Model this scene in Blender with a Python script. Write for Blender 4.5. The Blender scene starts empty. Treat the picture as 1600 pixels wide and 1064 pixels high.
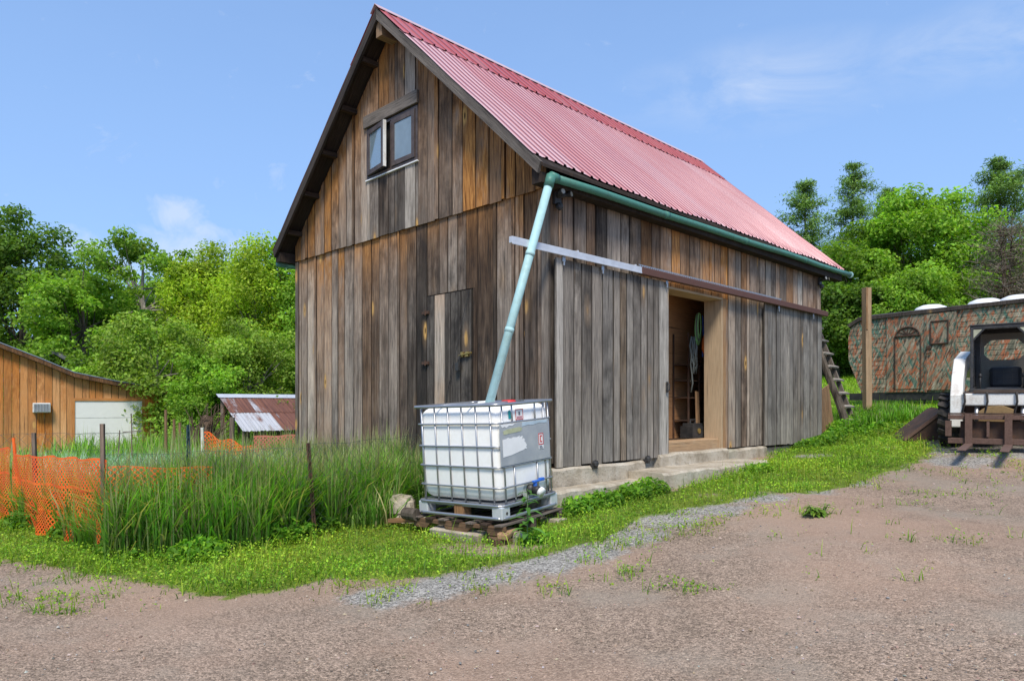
import bpy, math, random
import numpy as np
from mathutils import Vector, Matrix, Euler
random.seed(7); RNG = np.random.default_rng(7)
SC = bpy.context.scene
COL = SC.collection
R = math.radians

# ------------------------------------------------------------------ view geometry
F, HZ, CH = 1088.0, 632.0, 1.5          # focal length (px of a 1600 wide frame), horizon row, eye height
def at(px, py, Y):                       # point seen at (px,py) at depth Y
    return Vector(((px-800)/F*Y, Y, CH-(py-HZ)/F*Y))

# ------------------------------------------------------------------ terrain
CTRL = np.array([
 (-2.8,3.8,0),(0,3.8,.0),(2.8,3.8,.17),(0,0,-.03),(-4,0,-.06),(4,0,.12),(-5,5.5,-.05),(-8,7,-.1),(0,5.9,.05),(2.2,6,.24),
 (-.3,7.3,.04),(-2.26,7.85,0),(-4.09,7,-.03),(-7.1,9.7,-.05),(.5,8.3,.22),(3,10,.42),(5.,12.4,.6),(6.6,14.2,.74),(7,9.5,.56),(5,7.5,.4),
 (8.2,11.5,.90),(7.5,15.4,1.0),(8.16,16,1.28),(9.7,20,1.42),(12,16.5,1.25),(12,12,1.0),(12,30,2.2),(20,30,2.6),(16,42,3.2),
 (-5,12,-.12),(-4,16,-.22),(-8,18,-.32),(-14,24,-.5),(-10,30,-.35),(-4,25,-.25),(-6,19,-.3),(-4.1,13.3,.0),(3,18,.45),(0,20,.15),
 (6,22,1.1),(-24,40,.2),(0,40,.9),(-22,16,-.4),(20,14,1.3),(20,4,.6),(-16,4,-.3)], float)
def _tps(r2):
    return np.where(r2 > 1e-12, .5*r2*np.log(np.maximum(r2,1e-12)), 0)
def _fit():
    n=len(CTRL); P=CTRL[:,:2]
    K=_tps(((P[:,None]-P[None])**2).sum(-1))+np.eye(n)*.6
    Q=np.c_[np.ones(n),P]
    A=np.block([[K,Q],[Q.T,np.zeros((3,3))]])
    return np.linalg.solve(A,np.r_[CTRL[:,2],0,0,0])
_W=_fit()
def gz(x,y):
    x=np.atleast_1d(np.asarray(x,float)); y=np.atleast_1d(np.asarray(y,float))
    cx=np.clip(x,-24,20); cy=np.clip(y,0,42)
    out=np.empty(x.shape)
    fx,fy,o=cx.ravel(),cy.ravel(),np.empty(x.size)
    for i in range(0,x.size,20000):
        a,b=fx[i:i+20000],fy[i:i+20000]
        o[i:i+20000]=_tps((a[:,None]-CTRL[:,0])**2+(b[:,None]-CTRL[:,1])**2)@_W[:-3]+_W[-3]+_W[-2]*a+_W[-1]*b
    out=o.reshape(x.shape)
    return out+np.maximum(y-42,0)*.03
def g1(x,y): return float(gz(x,y)[0])
def pixg(px,py):                         # ground point seen at a pixel
    lo,hi=1.0,60.0
    for Y in np.arange(1.2,60,.25):
        p=at(px,py,Y)
        if p.z<g1(p.x,p.y): hi=Y; lo=Y-.25; break
    else: return (px-800)/F*60,60.
    for _ in range(18):
        m=(lo+hi)/2; p=at(px,py,m)
        if p.z<g1(p.x,p.y): hi=m
        else: lo=m
    return (px-800)/F*hi, hi

# ------------------------------------------------------------------ mesh helper
class MB:
    def __init__(s): s.v=[];s.f=[];s.uv=[];s.c=[];s.m=[]
    def add(s,vs,fs,uvs=None,col=(.5,.5,.5,1),mi=0):
        o=len(s.v); s.v.extend([tuple(v) for v in vs])
        s.c.extend(col if isinstance(col,list) else [col]*len(vs))
        for i,f in enumerate(fs):
            s.f.append(tuple(o+k for k in f)); s.m.append(mi)
            s.uv.extend(uvs[i] if uvs else [(vs[k][0],vs[k][2]) for k in f])
        return s
    def box(s,lo,hi,col=(.5,.5,.5,1),mi=0,M=None,off=None,jit=0):
        x0,y0,z0=lo;x1,y1,z1=hi
        P=[(x0,y0,z0),(x1,y0,z0),(x1,y1,z0),(x0,y1,z0),(x0,y0,z1),(x1,y0,z1),(x1,y1,z1),(x0,y1,z1)]
        if jit: P=[tuple(c+random.uniform(-jit,jit) for c in p) for p in P]
        Fs=[(0,3,2,1),(4,5,6,7),(0,1,5,4),(1,2,6,5),(2,3,7,6),(3,0,4,7)]
        d=[abs(x1-x0),abs(y1-y0),abs(z1-z0)]; a=d.index(max(d))
        if off is None: off=(random.uniform(0,50),random.uniform(0,50))
        uvs=[]
        for i,f in enumerate(Fs):
            n=(2,2,1,0,1,0)[i]; ax=[k for k in range(3) if k!=n]
            if n==a: u,w=ax
            else: w=a; u=[k for k in ax if k!=a][0]
            uvs.append([(P[k][u]+off[0]+n*.37,P[k][w]+off[1]) for k in f])
        if M is not None: P=[M@Vector(p) for p in P]
        return s.add(P,Fs,uvs,col,mi)
    def bar(s,a,b,w,h,up=(0,0,1),col=(.5,.5,.5,1),mi=0):     # rectangular bar from a to b
        a,b=Vector(a),Vector(b); d=b-a; L=d.length; z=d/L
        x=Vector(up).cross(z)
        if x.length<1e-4: x=Vector((1,0,0)).cross(z)
        x.normalize(); y=z.cross(x)
        M=Matrix(((x.x,y.x,z.x,a.x),(x.y,y.y,z.y,a.y),(x.z,y.z,z.z,a.z),(0,0,0,1)))
        return s.box((-w/2,-h/2,0),(w/2,h/2,L),col,mi,M)
    def tube(s,pts,r,n=8,col=(.5,.5,.5,1),mi=0,cap=True,wob=0):
        pts=[Vector(p) for p in pts]; rs=r if isinstance(r,(list,tuple)) else [r]*len(pts)
        T=[(pts[min(i+1,len(pts)-1)]-pts[max(i-1,0)]).normalized() for i in range(len(pts))]
        x=T[0].orthogonal().normalized(); V=[];Fs=[];U=[];l=0
        ls=[]
        for i,p in enumerate(pts):
            if i: l+=(p-pts[i-1]).length
            ls.append(l)
            x=(x-T[i]*x.dot(T[i])); x=x.normalized() if x.length>1e-6 else T[i].orthogonal().normalized()
            y=T[i].cross(x)
            for k in range(n):
                a=2*math.pi*k/n; rr=rs[i]*(1+random.uniform(-wob,wob))
                V.append(p+(x*math.cos(a)+y*math.sin(a))*rr)
        o=random.uniform(0,30)
        for i in range(len(pts)-1):
            for k in range(n):
                k2=(k+1)%n
                Fs.append((i*n+k,i*n+k2,(i+1)*n+k2,(i+1)*n+k))
                c=2*math.pi*rs[0]/n
                U.append([(o+k*c,ls[i]),(o+(k+1)*c,ls[i]),(o+(k+1)*c,ls[i+1]),(o+k*c,ls[i+1])])
        if cap and n>2:
            Fs.append(tuple(range(n))[::-1]); U.append([(o,0)]*n)
            e=(len(pts)-1)*n; Fs.append(tuple(e+k for k in range(n))); U.append([(o,0)]*n)
        return s.add(V,Fs,U,col,mi)
    def prism(s,poly,axis,a,b,col=(.5,.5,.5,1),mi=0,M=None):   # 2-D polygon swept along an axis; poly in the two other axes (cyclic order)
        def P(p,t):
            return {'x':(t,p[0],p[1]),'y':(p[0],t,p[1]),'z':(p[0],p[1],t)}[axis]
        n=len(poly); V=[P(p,a) for p in poly]+[P(p,b) for p in poly]
        Fs=[tuple(range(n))[::-1],tuple(range(n,2*n))]+[(i,(i+1)%n,n+(i+1)%n,n+i) for i in range(n)]
        o=random.uniform(0,30)
        U=[[(poly[k][0]+o,poly[k][1]) for k in range(n)][::-1],[(poly[k][0]+o,poly[k][1]) for k in range(n)]]
        for i in range(n):
            l=math.dist(poly[i],poly[(i+1)%n]); U.append([(o,0),(o,l),(o+abs(b-a),l),(o+abs(b-a),0)])
        if M is not None: V=[M@Vector(p) for p in V]
        return s.add(V,Fs,U,col,mi)
    def lathe(s,prof,n=24,col=(.5,.5,.5,1),mi=0,M=None):       # profile (r,z) about z
        V=[];Fs=[]
        for r,z in prof:
            for k in range(n):
                a=2*math.pi*k/n; V.append((r*math.cos(a),r*math.sin(a),z))
        for i in range(len(prof)-1):
            for k in range(n):
                k2=(k+1)%n; Fs.append((i*n+k,i*n+k2,(i+1)*n+k2,(i+1)*n+k))
        if prof[0][0]>1e-6: Fs.append(tuple(range(n))[::-1])
        if prof[-1][0]>1e-6: Fs.append(tuple((len(prof)-1)*n+k for k in range(n)))
        if M is not None: V=[M@Vector(p) for p in V]
        return s.add(V,Fs,None,col,mi)
    def rock(s,c,sz,col=(.5,.5,.5,1),mi=0,n=8,rough=.15,flat=1):
        V=[];Fs=[]; m=n//2+1
        for i in range(m+1):
            th=math.pi*i/m
            for k in range(n):
                a=2*math.pi*k/n+.2*i; q=1+random.uniform(-rough,rough)
                e=lambda t:math.copysign(abs(t)**flat,t)
                V.append((c[0]+sz[0]*q*e(math.sin(th))*e(math.cos(a)),c[1]+sz[1]*q*e(math.sin(th))*e(math.sin(a)),c[2]+sz[2]*q*e(math.cos(th))))
        for i in range(m):
            for k in range(n):
                k2=(k+1)%n; Fs.append((i*n+k,(i+1)*n+k,(i+1)*n+k2,i*n+k2))
        return s.add(V,Fs,None,col,mi)
    def build(s,name,mats,parent=None,smooth=False,bevel=0,M=None,loc=None):
        me=bpy.data.meshes.new(name); me.from_pydata(s.v,[],s.f)
        ul=me.uv_layers.new(name='UVMap'); ul.data.foreach_set('uv',np.array(s.uv,np.float32).ravel())
        ca=me.color_attributes.new('Col','FLOAT_COLOR','POINT')
        ca.data.foreach_set('color',np.array([tuple(c)+(1,)*(4-len(c)) for c in s.c],np.float32).ravel())
        mats=mats if isinstance(mats,(list,tuple)) else [mats]
        for m in mats: me.materials.append(m)
        me.polygons.foreach_set('material_index',s.m)
        me.polygons.foreach_set('use_smooth',[smooth]*len(s.f))
        me.validate(); me.update()
        o=bpy.data.objects.new(name,me); COL.objects.link(o)
        if parent is not None: o.parent=parent
        if loc is not None: o.location=loc
        if bevel:
            b=o.modifiers.new('bevel','BEVEL'); b.width=bevel; b.segments=2; b.limit_method='ANGLE'; b.angle_limit=R(40)
        return o

def tag(o,label=None,cat=None,group=None,kind=None):
    if label: o['label']=label
    if cat: o['category']=cat
    if group: o['group']=group
    if kind: o['kind']=kind
    return o
def thing(name,loc,rot=(0,0,0),label=None,cat=None,group=None):
    o=bpy.data.objects.new(name,None); o.empty_display_size=.2
    o.location=loc; o.rotation_euler=rot; COL.objects.link(o)
    return tag(o,label,cat,group)

def raw_mesh(name,V,faces4,cols,mat,parent=None,tris=None,smooth=False):
    """V (n,3), faces4 (m,4) int, optional tris (k,3), per-vertex cols (n,4)"""
    me=bpy.data.meshes.new(name)
    nq=len(faces4) if faces4 is not None else 0; nt=len(tris) if tris is not None else 0
    loops=np.concatenate([np.asarray(faces4,np.int32).ravel() if nq else np.empty(0,np.int32),np.asarray(tris,np.int32).ravel() if nt else np.empty(0,np.int32)])
    me.vertices.add(len(V)); me.vertices.foreach_set('co',np.asarray(V,np.float32).ravel())
    me.loops.add(len(loops)); me.loops.foreach_set('vertex_index',loops)
    me.polygons.add(nq+nt)
    st=np.concatenate([np.arange(nq)*4,nq*4+np.arange(nt)*3]).astype(np.int32)
    me.polygons.foreach_set('loop_start',st)
    me.update(calc_edges=True)
    me.polygons.foreach_set('use_smooth',np.full(nq+nt,smooth))
    ca=me.color_attributes.new('Col','FLOAT_COLOR','POINT'); ca.data.foreach_set('color',np.asarray(cols,np.float32).ravel())
    me.materials.append(mat); me.update()
    o=bpy.data.objects.new(name,me); COL.objects.link(o)
    if parent is not None: o.parent=parent
    return o

# ------------------------------------------------------------------ node helper
class NT:
    def __init__(s,name):
        s.mat=bpy.data.materials.new(name); s.mat.use_nodes=True; s.t=s.mat.node_tree; s.t.nodes.clear()
        s.out=s.t.nodes.new('ShaderNodeOutputMaterial')
    def n(s,typ,ins=None,**at_):
        nd=s.t.nodes.new('ShaderNode'+typ)
        for k,v in at_.items(): setattr(nd,k,v)
        for k,v in (ins or {}).items():
            sk=nd.inputs[k]
            if isinstance(v,bpy.types.NodeSocket): s.t.links.new(v,sk)
            else:
                if sk.type=='RGBA' and len(v)==3: v=(*v,1)
                sk.default_value=v
        return nd
    def math(s,op,a,b=0.0,c=None,clamp=False):
        i={0:a,1:b}
        if c is not None: i[2]=c
        return s.n('Math',i,operation=op,use_clamp=clamp).outputs[0]
    def mix(s,f,a,b,blend='MIX'):
        nd=s.t.nodes.new('ShaderNodeMix'); nd.data_type='RGBA'; nd.blend_type=blend
        for k,v in ((0,f),(6,a),(7,b)):
            if isinstance(v,bpy.types.NodeSocket): s.t.links.new(v,nd.inputs[k])
            else: nd.inputs[k].default_value=(*v,1) if k>0 and len(v)==3 else v
        return nd.outputs[2]
    def ramp(s,f,stops,interp='LINEAR'):
        nd=s.n('ValToRGB',{0:f}); cr=nd.color_ramp; cr.interpolation=interp
        while len(cr.elements)<len(stops): cr.elements.new(.5)
        for e,(p,c) in zip(cr.elements,stops):
            e.position=p; e.color=(*c,1) if not isinstance(c,(int,float)) else (c,c,c,1)
        return nd.outputs[0]
    def mr(s,v,a,b,c=0.,d=1.):
        return s.n('MapRange',{0:v,1:a,2:b,3:c,4:d}).outputs[0]
    def noise(s,vec,scale,detail=4,rough=.55,dist=0):
        return s.n('TexNoise',{'Vector':vec,'Scale':scale,'Detail':detail,'Roughness':rough,'Distortion':dist}).outputs[0]
    def vor(s,vec,scale,feature='F1'):
        return s.n('TexVoronoi',{'Vector':vec,'Scale':scale},feature=feature)
    def scale(s,vec,k):
        return s.n('VectorMath',{0:vec,1:k},operation='MULTIPLY').outputs[0]
    def attr(s):
        a=s.n('Attribute',attribute_name='Col'); sp=s.n('SeparateColor',{0:a.outputs['Color']})
        return a.outputs['Color'],sp.outputs[0],sp.outputs[1],sp.outputs[2]
    def uv(s): return s.n('UVMap',uv_map='UVMap').outputs[0]
    def obj(s): return s.n('TexCoord').outputs['Object']
    def geo(s): return s.n('NewGeometry').outputs['Position']
    def done(s,color,rough=.7,metal=0,bump=None,bstr=.3,bdist=.01,spec=.3,extra=None,normal=None):
        ins={'Base Color':color,'Roughness':rough,'Metallic':metal,'Specular IOR Level':spec}
        if bump is not None:
            ins['Normal']=s.n('Bump',{'Height':bump,'Strength':bstr,'Distance':bdist}).outputs[0]
        ins.update(extra or {})
        b=s.n('BsdfPrincipled',ins); s.t.links.new(b.outputs[0],s.out.inputs[0]); s.bsdf=b
        return s.mat

# ------------------------------------------------------------------ materials
def wood(name,ramp,orange=(.40,.15,.035),knot=.5,grain=.7,bstr=.6,rough=.85):
    """Col.r = tone of the board, Col.g = how much orange heartwood shows, Col.b = dark staining. UV in metres, v along the grain."""
    t=NT(name); c,r,g,b=t.attr(); uv=t.uv()
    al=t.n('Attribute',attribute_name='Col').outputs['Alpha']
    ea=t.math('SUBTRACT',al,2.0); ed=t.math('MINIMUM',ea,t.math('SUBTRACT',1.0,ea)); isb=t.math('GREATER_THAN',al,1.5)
    sw=t.noise(t.scale(uv,(2.2,.55,1)),1.0,3)
    uvd=t.n('VectorMath',{0:uv,1:t.n('CombineXYZ',{0:t.math('MULTIPLY',t.math('SUBTRACT',sw,.5),.11)}).outputs[0]},operation='ADD').outputs[0]
    fine=t.noise(t.scale(uvd,(95,2.6,1)),1.0,5,.65)
    mid=t.noise(t.scale(uvd,(16,.45,1)),1.0,4,.6)
    big=t.noise(t.scale(uv,(2.6,.8,1)),1.0,4,.6)
    blotch=t.noise(t.scale(uv,(5,2.4,1)),1.0,5,.65)
    tone=t.math('ADD',r,t.math('MULTIPLY',t.math('SUBTRACT',big,.5),.75))
    tone=t.math('ADD',tone,t.math('MULTIPLY',t.math('SUBTRACT',mid,.5),.6),clamp=True)
    col=t.ramp(tone,ramp)
    om=t.math('MULTIPLY',g,t.mr(t.math('ADD',t.math('MULTIPLY',mid,.35),t.math('ADD',t.math('MULTIPLY',blotch,.55),t.math('MULTIPLY',big,.6))),.50,.78),clamp=True)
    ocol=t.mix(t.mr(fine,.35,.65),(orange[0]*.55,orange[1]*.5,orange[2]*.5),(orange[0]*1.1,orange[1]*1.35,orange[2]*1.7))
    col=t.mix(om,col,ocol)
    dk=t.math('MULTIPLY',t.math('MULTIPLY',b,t.mr(blotch,.38,.62)),.8,clamp=True)
    col=t.mix(dk,col,(.025,.022,.021))
    # knots: a sparse few, tan ring with a dark heart
    vk=t.vor(t.scale(uvd,(2.9,1.05,1)),1.0)
    keep=t.mr(t.n('SeparateColor',{0:vk.outputs['Color']}).outputs[0],1-knot*.5,1-knot*.5+.01)
    d=t.math('ADD',vk.outputs['Distance'],t.math('MULTIPLY',t.math('SUBTRACT',blotch,.5),.10))
    ring=t.math('MULTIPLY',t.mr(d,.17,.10),keep); heart=t.math('MULTIPLY',t.mr(d,.075,.045),keep); halo=t.math('MULTIPLY',t.mr(d,.32,.1),keep)
    col=t.mix(t.math('MULTIPLY',halo,.45),col,(.30,.185,.095))
    col=t.mix(t.math('MULTIPLY',ring,.85),col,(.66,.38,.12)); col=t.mix(t.math('MULTIPLY',heart,.9),col,(.05,.026,.015))
    col=t.mix(1.0,col,t.ramp(fine,[(.3,1-grain),(.5,.95),(.7,1+grain*.45)]),'MULTIPLY')
    # dark cracks
    cr=t.mr(t.noise(t.scale(uvd,(44,.8,1)),1.0,3,.45),.635,.70)
    col=t.mix(t.math('MULTIPLY',cr,.8),col,(.02,.017,.015))
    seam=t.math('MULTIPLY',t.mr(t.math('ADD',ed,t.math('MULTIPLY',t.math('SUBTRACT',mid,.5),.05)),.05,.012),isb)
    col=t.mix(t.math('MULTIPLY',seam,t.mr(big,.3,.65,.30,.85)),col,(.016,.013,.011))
    h=t.math('SUBTRACT',t.math('ADD',fine,t.math('MULTIPLY',mid,.6)),t.math('MULTIPLY',cr,.6))
    return t.done(col,rough,bump=h,bstr=bstr,bdist=.006,spec=.15)
GREY=[(0,(.020,.018,.016)),(.22,(.075,.064,.053)),(.48,(.220,.192,.162)),(.75,(.43,.378,.315)),(1,(.60,.525,.425))]
M={}
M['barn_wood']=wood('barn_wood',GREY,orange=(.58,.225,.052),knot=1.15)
M['door_wood']=wood('door_wood',[(0,(.032,.028,.026)),(.28,(.105,.095,.084)),(.52,(.225,.203,.178)),(.8,(.37,.335,.29)),(1,(.48,.435,.375))],orange=(.5,.25,.07),knot=.9)
M['grey_wood']=wood('grey_wood',[(0,(.055,.049,.044)),(.5,(.19,.168,.145)),(1,(.38,.34,.29))],knot=.25)
M['dark_wood']=wood('dark_wood',[(0,(.018,.015,.013)),(.5,(.05,.042,.036)),(1,(.12,.10,.085))],knot=.1)
M['pale_wood']=wood('pale_wood',[(0,(.24,.165,.10)),(.5,(.44,.32,.20)),(1,(.56,.43,.28))],knot=.35,grain=.25,bstr=.2)
M['brown_wood']=wood('brown_wood',[(0,(.10,.062,.04)),(.5,(.24,.155,.095)),(1,(.38,.26,.16))],knot=.3)
M['cedar']=wood('cedar',[(0,(.30,.13,.045)),(.5,(.58,.29,.115)),(1,(.72,.43,.21))],orange=(.62,.19,.03),knot=.35,grain=.25,bstr=.2)
M['ply']=wood('ply',[(0,(.30,.135,.06)),(.5,(.48,.24,.11)),(1,(.60,.33,.17))],knot=.05,grain=.2,bstr=.1)

def simple(name,color,rough=.6,metal=0,var=.25,scale=6,dirt=None,dirtamt=.4,bstr=.1,spec=.4,extra=None,usecol=False):
    t=NT(name); p=t.obj()
    a=t.noise(p,scale,6,.6); b=t.noise(p,scale*7,4,.6)
    base=color
    if usecol: base=t.attr()[0]
    col=t.mix(1.0,base,t.ramp(a,[(.25,1-var),(.75,1+var*.6)]),'MULTIPLY')
    if dirt: col=t.mix(t.math('MULTIPLY',t.mr(t.math('ADD',a,t.math('MULTIPLY',b,.5)),.68,.95),dirtamt,clamp=True),col,dirt)
    return t.done(col,t.mr(b,.3,.7,max(rough-.1,.03),min(rough+.12,1)),metal,bump=b,bstr=bstr,bdist=.004,spec=spec,extra=extra)
M['black_metal']=simple('black_metal',(.030,.030,.031),.5,0,.3,6,(.09,.08,.07),.4)
M['steel']=simple('steel',(.42,.43,.45),.38,.75,.2,9,(.25,.2,.16),.25)
M['silver']=simple('silver',(.62,.63,.65),.42,.35,.15,8)
M['rail_brown']=simple('rail_brown',(.13,.055,.036),.6,.1,.3,8,(.05,.03,.02),.5)
M['rust']=simple('rust',(.17,.10,.075),.8,.1,.45,7,(.05,.028,.02),.7,.4)
M['rust_dark']=simple('rust_dark',(.075,.045,.032),.8,.1,.45,5,(.16,.07,.035),.5,.4)
M['gutter']=simple('gutter',(.075,.245,.185),.5,0,.3,4,(.05,.10,.075),.7)
M['spout']=simple('spout',(.40,.62,.62),.55,0,.15,3,(.26,.36,.31),.6)
M['white_plastic']=simple('white_plastic',(.90,.885,.84),.42,0,.06,3,(.62,.59,.50),.25,extra={'Subsurface Weight':.15,'Subsurface Radius':(.05,.05,.05)})
M['white_paint']=simple('white_paint',(.78,.77,.72),.45,0,.1,5,(.30,.21,.14),.5)
M['dome_white']=simple('dome_white',(.8,.8,.78),.45,0,.06)
M['door_white']=simple('door_white',(.72,.72,.68),.5,0,.05)
M['black_rubber']=simple('black_rubber',(.022,.021,.02),.85,0,.3,10,(.14,.11,.09),.5,.3)
M['seat_vinyl']=simple('seat_vinyl',(.03,.032,.038),.55)
M['blue_plastic']=simple('blue_plastic',(.03,.14,.55),.45)
M['red_plastic']=simple('red_plastic',(.55,.03,.035),.45)
M['red_ink']=simple('red_ink',(.55,.06,.05),.6)
M['teal_ink']=simple('teal_ink',(.02,.32,.33),.6)
M['grey_ink']=simple('grey_ink',(.12,.12,.14),.6)
M['paper']=simple('paper',(.74,.74,.72),.7,0,.08)
M['brass']=simple('brass',(.42,.30,.10),.4,.7)
M['orange_net']=simple('orange_net',(.90,.115,.014),.55,0,.2,3,(.80,.24,.03),.5)
M['pink_net']=simple('pink_net',(.55,.14,.10),.65,0,.2,3,(.5,.28,.2),.5)
M['wire']=simple('wire',(.10,.12,.115),.5,.5)
M['post_blue']=simple('post_blue',(.022,.085,.11),.6,.2,.4,8,(.10,.05,.03),.4)
M['post_rust']=simple('post_rust',(.085,.045,.032),.8,.1,.4,9,(.15,.07,.035),.5)
M['hose_green']=simple('hose_green',(.16,.34,.12),.45)
M['hose_blue']=simple('hose_blue',(.04,.10,.40),.45)
M['cord_orange']=simple('cord_orange',(.75,.16,.03),.5)
M['gardenhose']=simple('gardenhose',(.10,.11,.10),.5)
M['window_frame']=simple('window_frame',(.075,.055,.05),.55,0,.25,7,(.15,.12,.10),.4)
M['rot_board']=wood('rot_board',[(0,(.03,.026,.024)),(.5,(.09,.078,.07)),(1,(.20,.17,.15))],knot=.1)
M['siding_grey']=simple('siding_grey',(.25,.26,.25),.7)
M['shingle']=simple('shingle',(.17,.17,.175),.85,0,.3,6)
def concrete():
    t=NT('concrete'); p=t.obj()
    a=t.noise(p,3.2,7,.65); b=t.noise(p,26,5,.6); c=t.vor(p,34).outputs['Distance']
    col=t.ramp(a,[(.28,(.21,.165,.11)),(.5,(.43,.37,.285)),(.75,(.56,.51,.42))])
    col=t.mix(t.mr(b,.56,.7,0,.6),col,(.17,.135,.095))
    col=t.mix(t.mr(c,.16,.06,0,.7),col,(.11,.095,.075))
    col=t.mix(t.mr(t.noise(p,1.4,5),.56,.68,0,.55),col,(.15,.16,.085))
    return t.done(col,.92,bump=t.math('ADD',b,t.math('MULTIPLY',a,.8)),bstr=.7,bdist=.012,spec=.15)
M['concrete']=concrete()
def glass(name,c=(.17,.22,.25),rough=.06):
    t=NT(name); p=t.obj(); a=t.noise(p,2.5,3)
    return t.done(t.mix(t.mr(a,.3,.7),c,tuple(x*1.35 for x in c)),rough,0,spec=.9)
M['glass']=glass('glass')
M['cab_glass']=glass('cab_glass',(.10,.14,.12),.15)
def clear_glass():
    t=NT('sash_glass')
    g=t.n('BsdfGlossy',{'Color':(.9,.95,1,1),'Roughness':.03}); tr=t.n('BsdfTransparent',{'Color':(.78,.86,.88,1)})
    d=t.n('BsdfDiffuse',{'Color':(.40,.50,.54,1)})
    m1=t.n('MixShader',{0:.45,1:tr.outputs[0],2:d.outputs[0]}); m=t.n('MixShader',{0:.25,1:m1.outputs[0],2:g.outputs[0]})
    t.t.links.new(m.outputs[0],t.out.inputs[0]); return t.mat
M['sash_glass']=clear_glass()
def roof_mat():
    t=NT('roof_metal'); c,r,g,b=t.attr(); uv=t.uv()
    a=t.noise(t.scale(uv,(1.1,.35,1)),1.2,5,.6); s=t.noise(t.scale(uv,(14,.45,1)),1.0,4,.6); f=t.noise(uv,26,4,.6)
    pale=t.mix(t.mr(s,.3,.7),(.58,.33,.335),(.74,.53,.535)); red=t.mix(t.mr(s,.3,.7),(.46,.09,.088),(.56,.16,.155))
    col=t.mix(r,pale,red)
    col=t.mix(t.mr(a,.52,.75,0,.35),col,(.45,.17,.17))
    col=t.mix(g,col,(.20,.03,.034))                                # coloured dark red along the raised ribs so their lines show
    col=t.mix(t.mr(s,.56,.70,0,.5),col,(.36,.20,.20))
    col=t.mix(t.mr(f,.70,.78,0,.5),col,(.2,.07,.07))
    return t.done(col,t.mr(a,.3,.7,.30,.5),.12,bump=f,bstr=.05,spec=.5)
M['roof']=roof_mat()
M['roof_cap']=simple('roof_cap',(.62,.42,.42),.35,.1,.15,5)
def rusty_roof():
    t=NT('rusty_tin'); uv=t.uv(); c,r,g,b=t.attr()
    a=t.noise(t.scale(uv,(1.2,.8,1)),1.6,6,.65); s=t.noise(t.scale(uv,(9,.8,1)),1.0,5,.6)
    m=t.mr(t.math('ADD',t.math('MULTIPLY',a,.6),t.math('ADD',t.math('MULTIPLY',s,.4),t.math('MULTIPLY',t.math('SUBTRACT',r,.5),.5))),.44,.56)
    rust=t.mix(t.mr(s,.3,.7),(.10,.042,.03),(.235,.10,.06))
    col=t.mix(m,(.46,.46,.47),rust)
    return t.done(col,.6,.15,bump=s,bstr=.15)
M['rusty_tin']=rusty_roof()
def leafmat(name,trans=.35,rough=.55):
    t=NT(name); c=t.attr()[0]; trans=trans+.12
    p=t.geo(); a=t.noise(p,.9,3)
    col=t.mix(1.0,c,t.ramp(a,[(.3,.8),(.7,1.3)]),'MULTIPLY')
    b=t.n('BsdfPrincipled',{'Base Color':col,'Roughness':rough,'Specular IOR Level':.25})
    tc=t.mix(1.0,col,(1.25,1.3,.45),'MULTIPLY')
    tr=t.n('BsdfTranslucent',{'Color':tc})
    m=t.n('MixShader',{0:trans,1:b.outputs[0],2:tr.outputs[0]}); t.t.links.new(m.outputs[0],t.out.inputs[0]); return t.mat
M['leaf']=leafmat('leaf'); M['grass']=leafmat('grass_blade',.3,.5); M['needle']=leafmat('needle',.15,.6)
def bark(name,c0,c1):
    t=NT(name); p=t.obj(); a=t.noise(t.scale(p,(14,14,2.2)),1.0,6,.7); b=t.noise(p,2.,4)
    return t.done(t.mix(t.mr(t.math('ADD',a,t.math('MULTIPLY',t.math('SUBTRACT',b,.5),.6)),.3,.7),c0,c1),.95,bump=a,bstr=.9,bdist=.03,spec=.1)
M['bark']=bark('bark',(.045,.035,.028),(.17,.14,.11)); M['bark_pale']=bark('bark_pale',(.15,.13,.11),(.36,.33,.28)); M['bark_brown']=bark('bark_brown',(.04,.026,.018),(.19,.13,.09))
def camo():
    t=NT('camo_paint'); uv=t.uv(); c,r,g,b=t.attr()
    def str_(ang,sx,sy,sc,off):
        mp=t.n('Mapping',{'Vector':uv,'Location':(off,off*.7,0),'Rotation':(0,0,R(ang))})
        return t.noise(t.scale(mp.outputs[0],(sx,sy,1)),sc,3,.6,.9)
    n1=str_(24,7,1.5,1.5,0); n2=str_(28,7.5,1.7,1.4,7); n3=str_(-26,6.5,1.5,1.4,13); n4=t.noise(uv,.8,3); n5=str_(22,13,2.6,1.5,21)
    col=t.ramp(n1,[(.25,(.06,.07,.05)),(.42,(.17,.16,.11)),(.52,(.33,.27,.18)),(.62,(.40,.34,.24)),(.78,(.11,.115,.08))])
    col=t.mix(t.mr(t.math('ADD',n2,t.math('MULTIPLY',t.math('SUBTRACT',n4,.5),.35)),.50,.57,0,.85),col,(.46,.14,.06))
    col=t.mix(t.mr(n3,.56,.60,0,.85),col,(.075,.19,.14))
    col=t.mix(t.mr(n5,.56,.62,0,.85),col,(.04,.042,.035))
    col=t.mix(t.mr(n5,.40,.34,0,.8),col,(.55,.48,.36))
    col=t.mix(t.math('MULTIPLY',g,.5),col,(.07,.075,.06))
    return t.done(col,.75,spec=.2)
M['camo']=camo()
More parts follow.
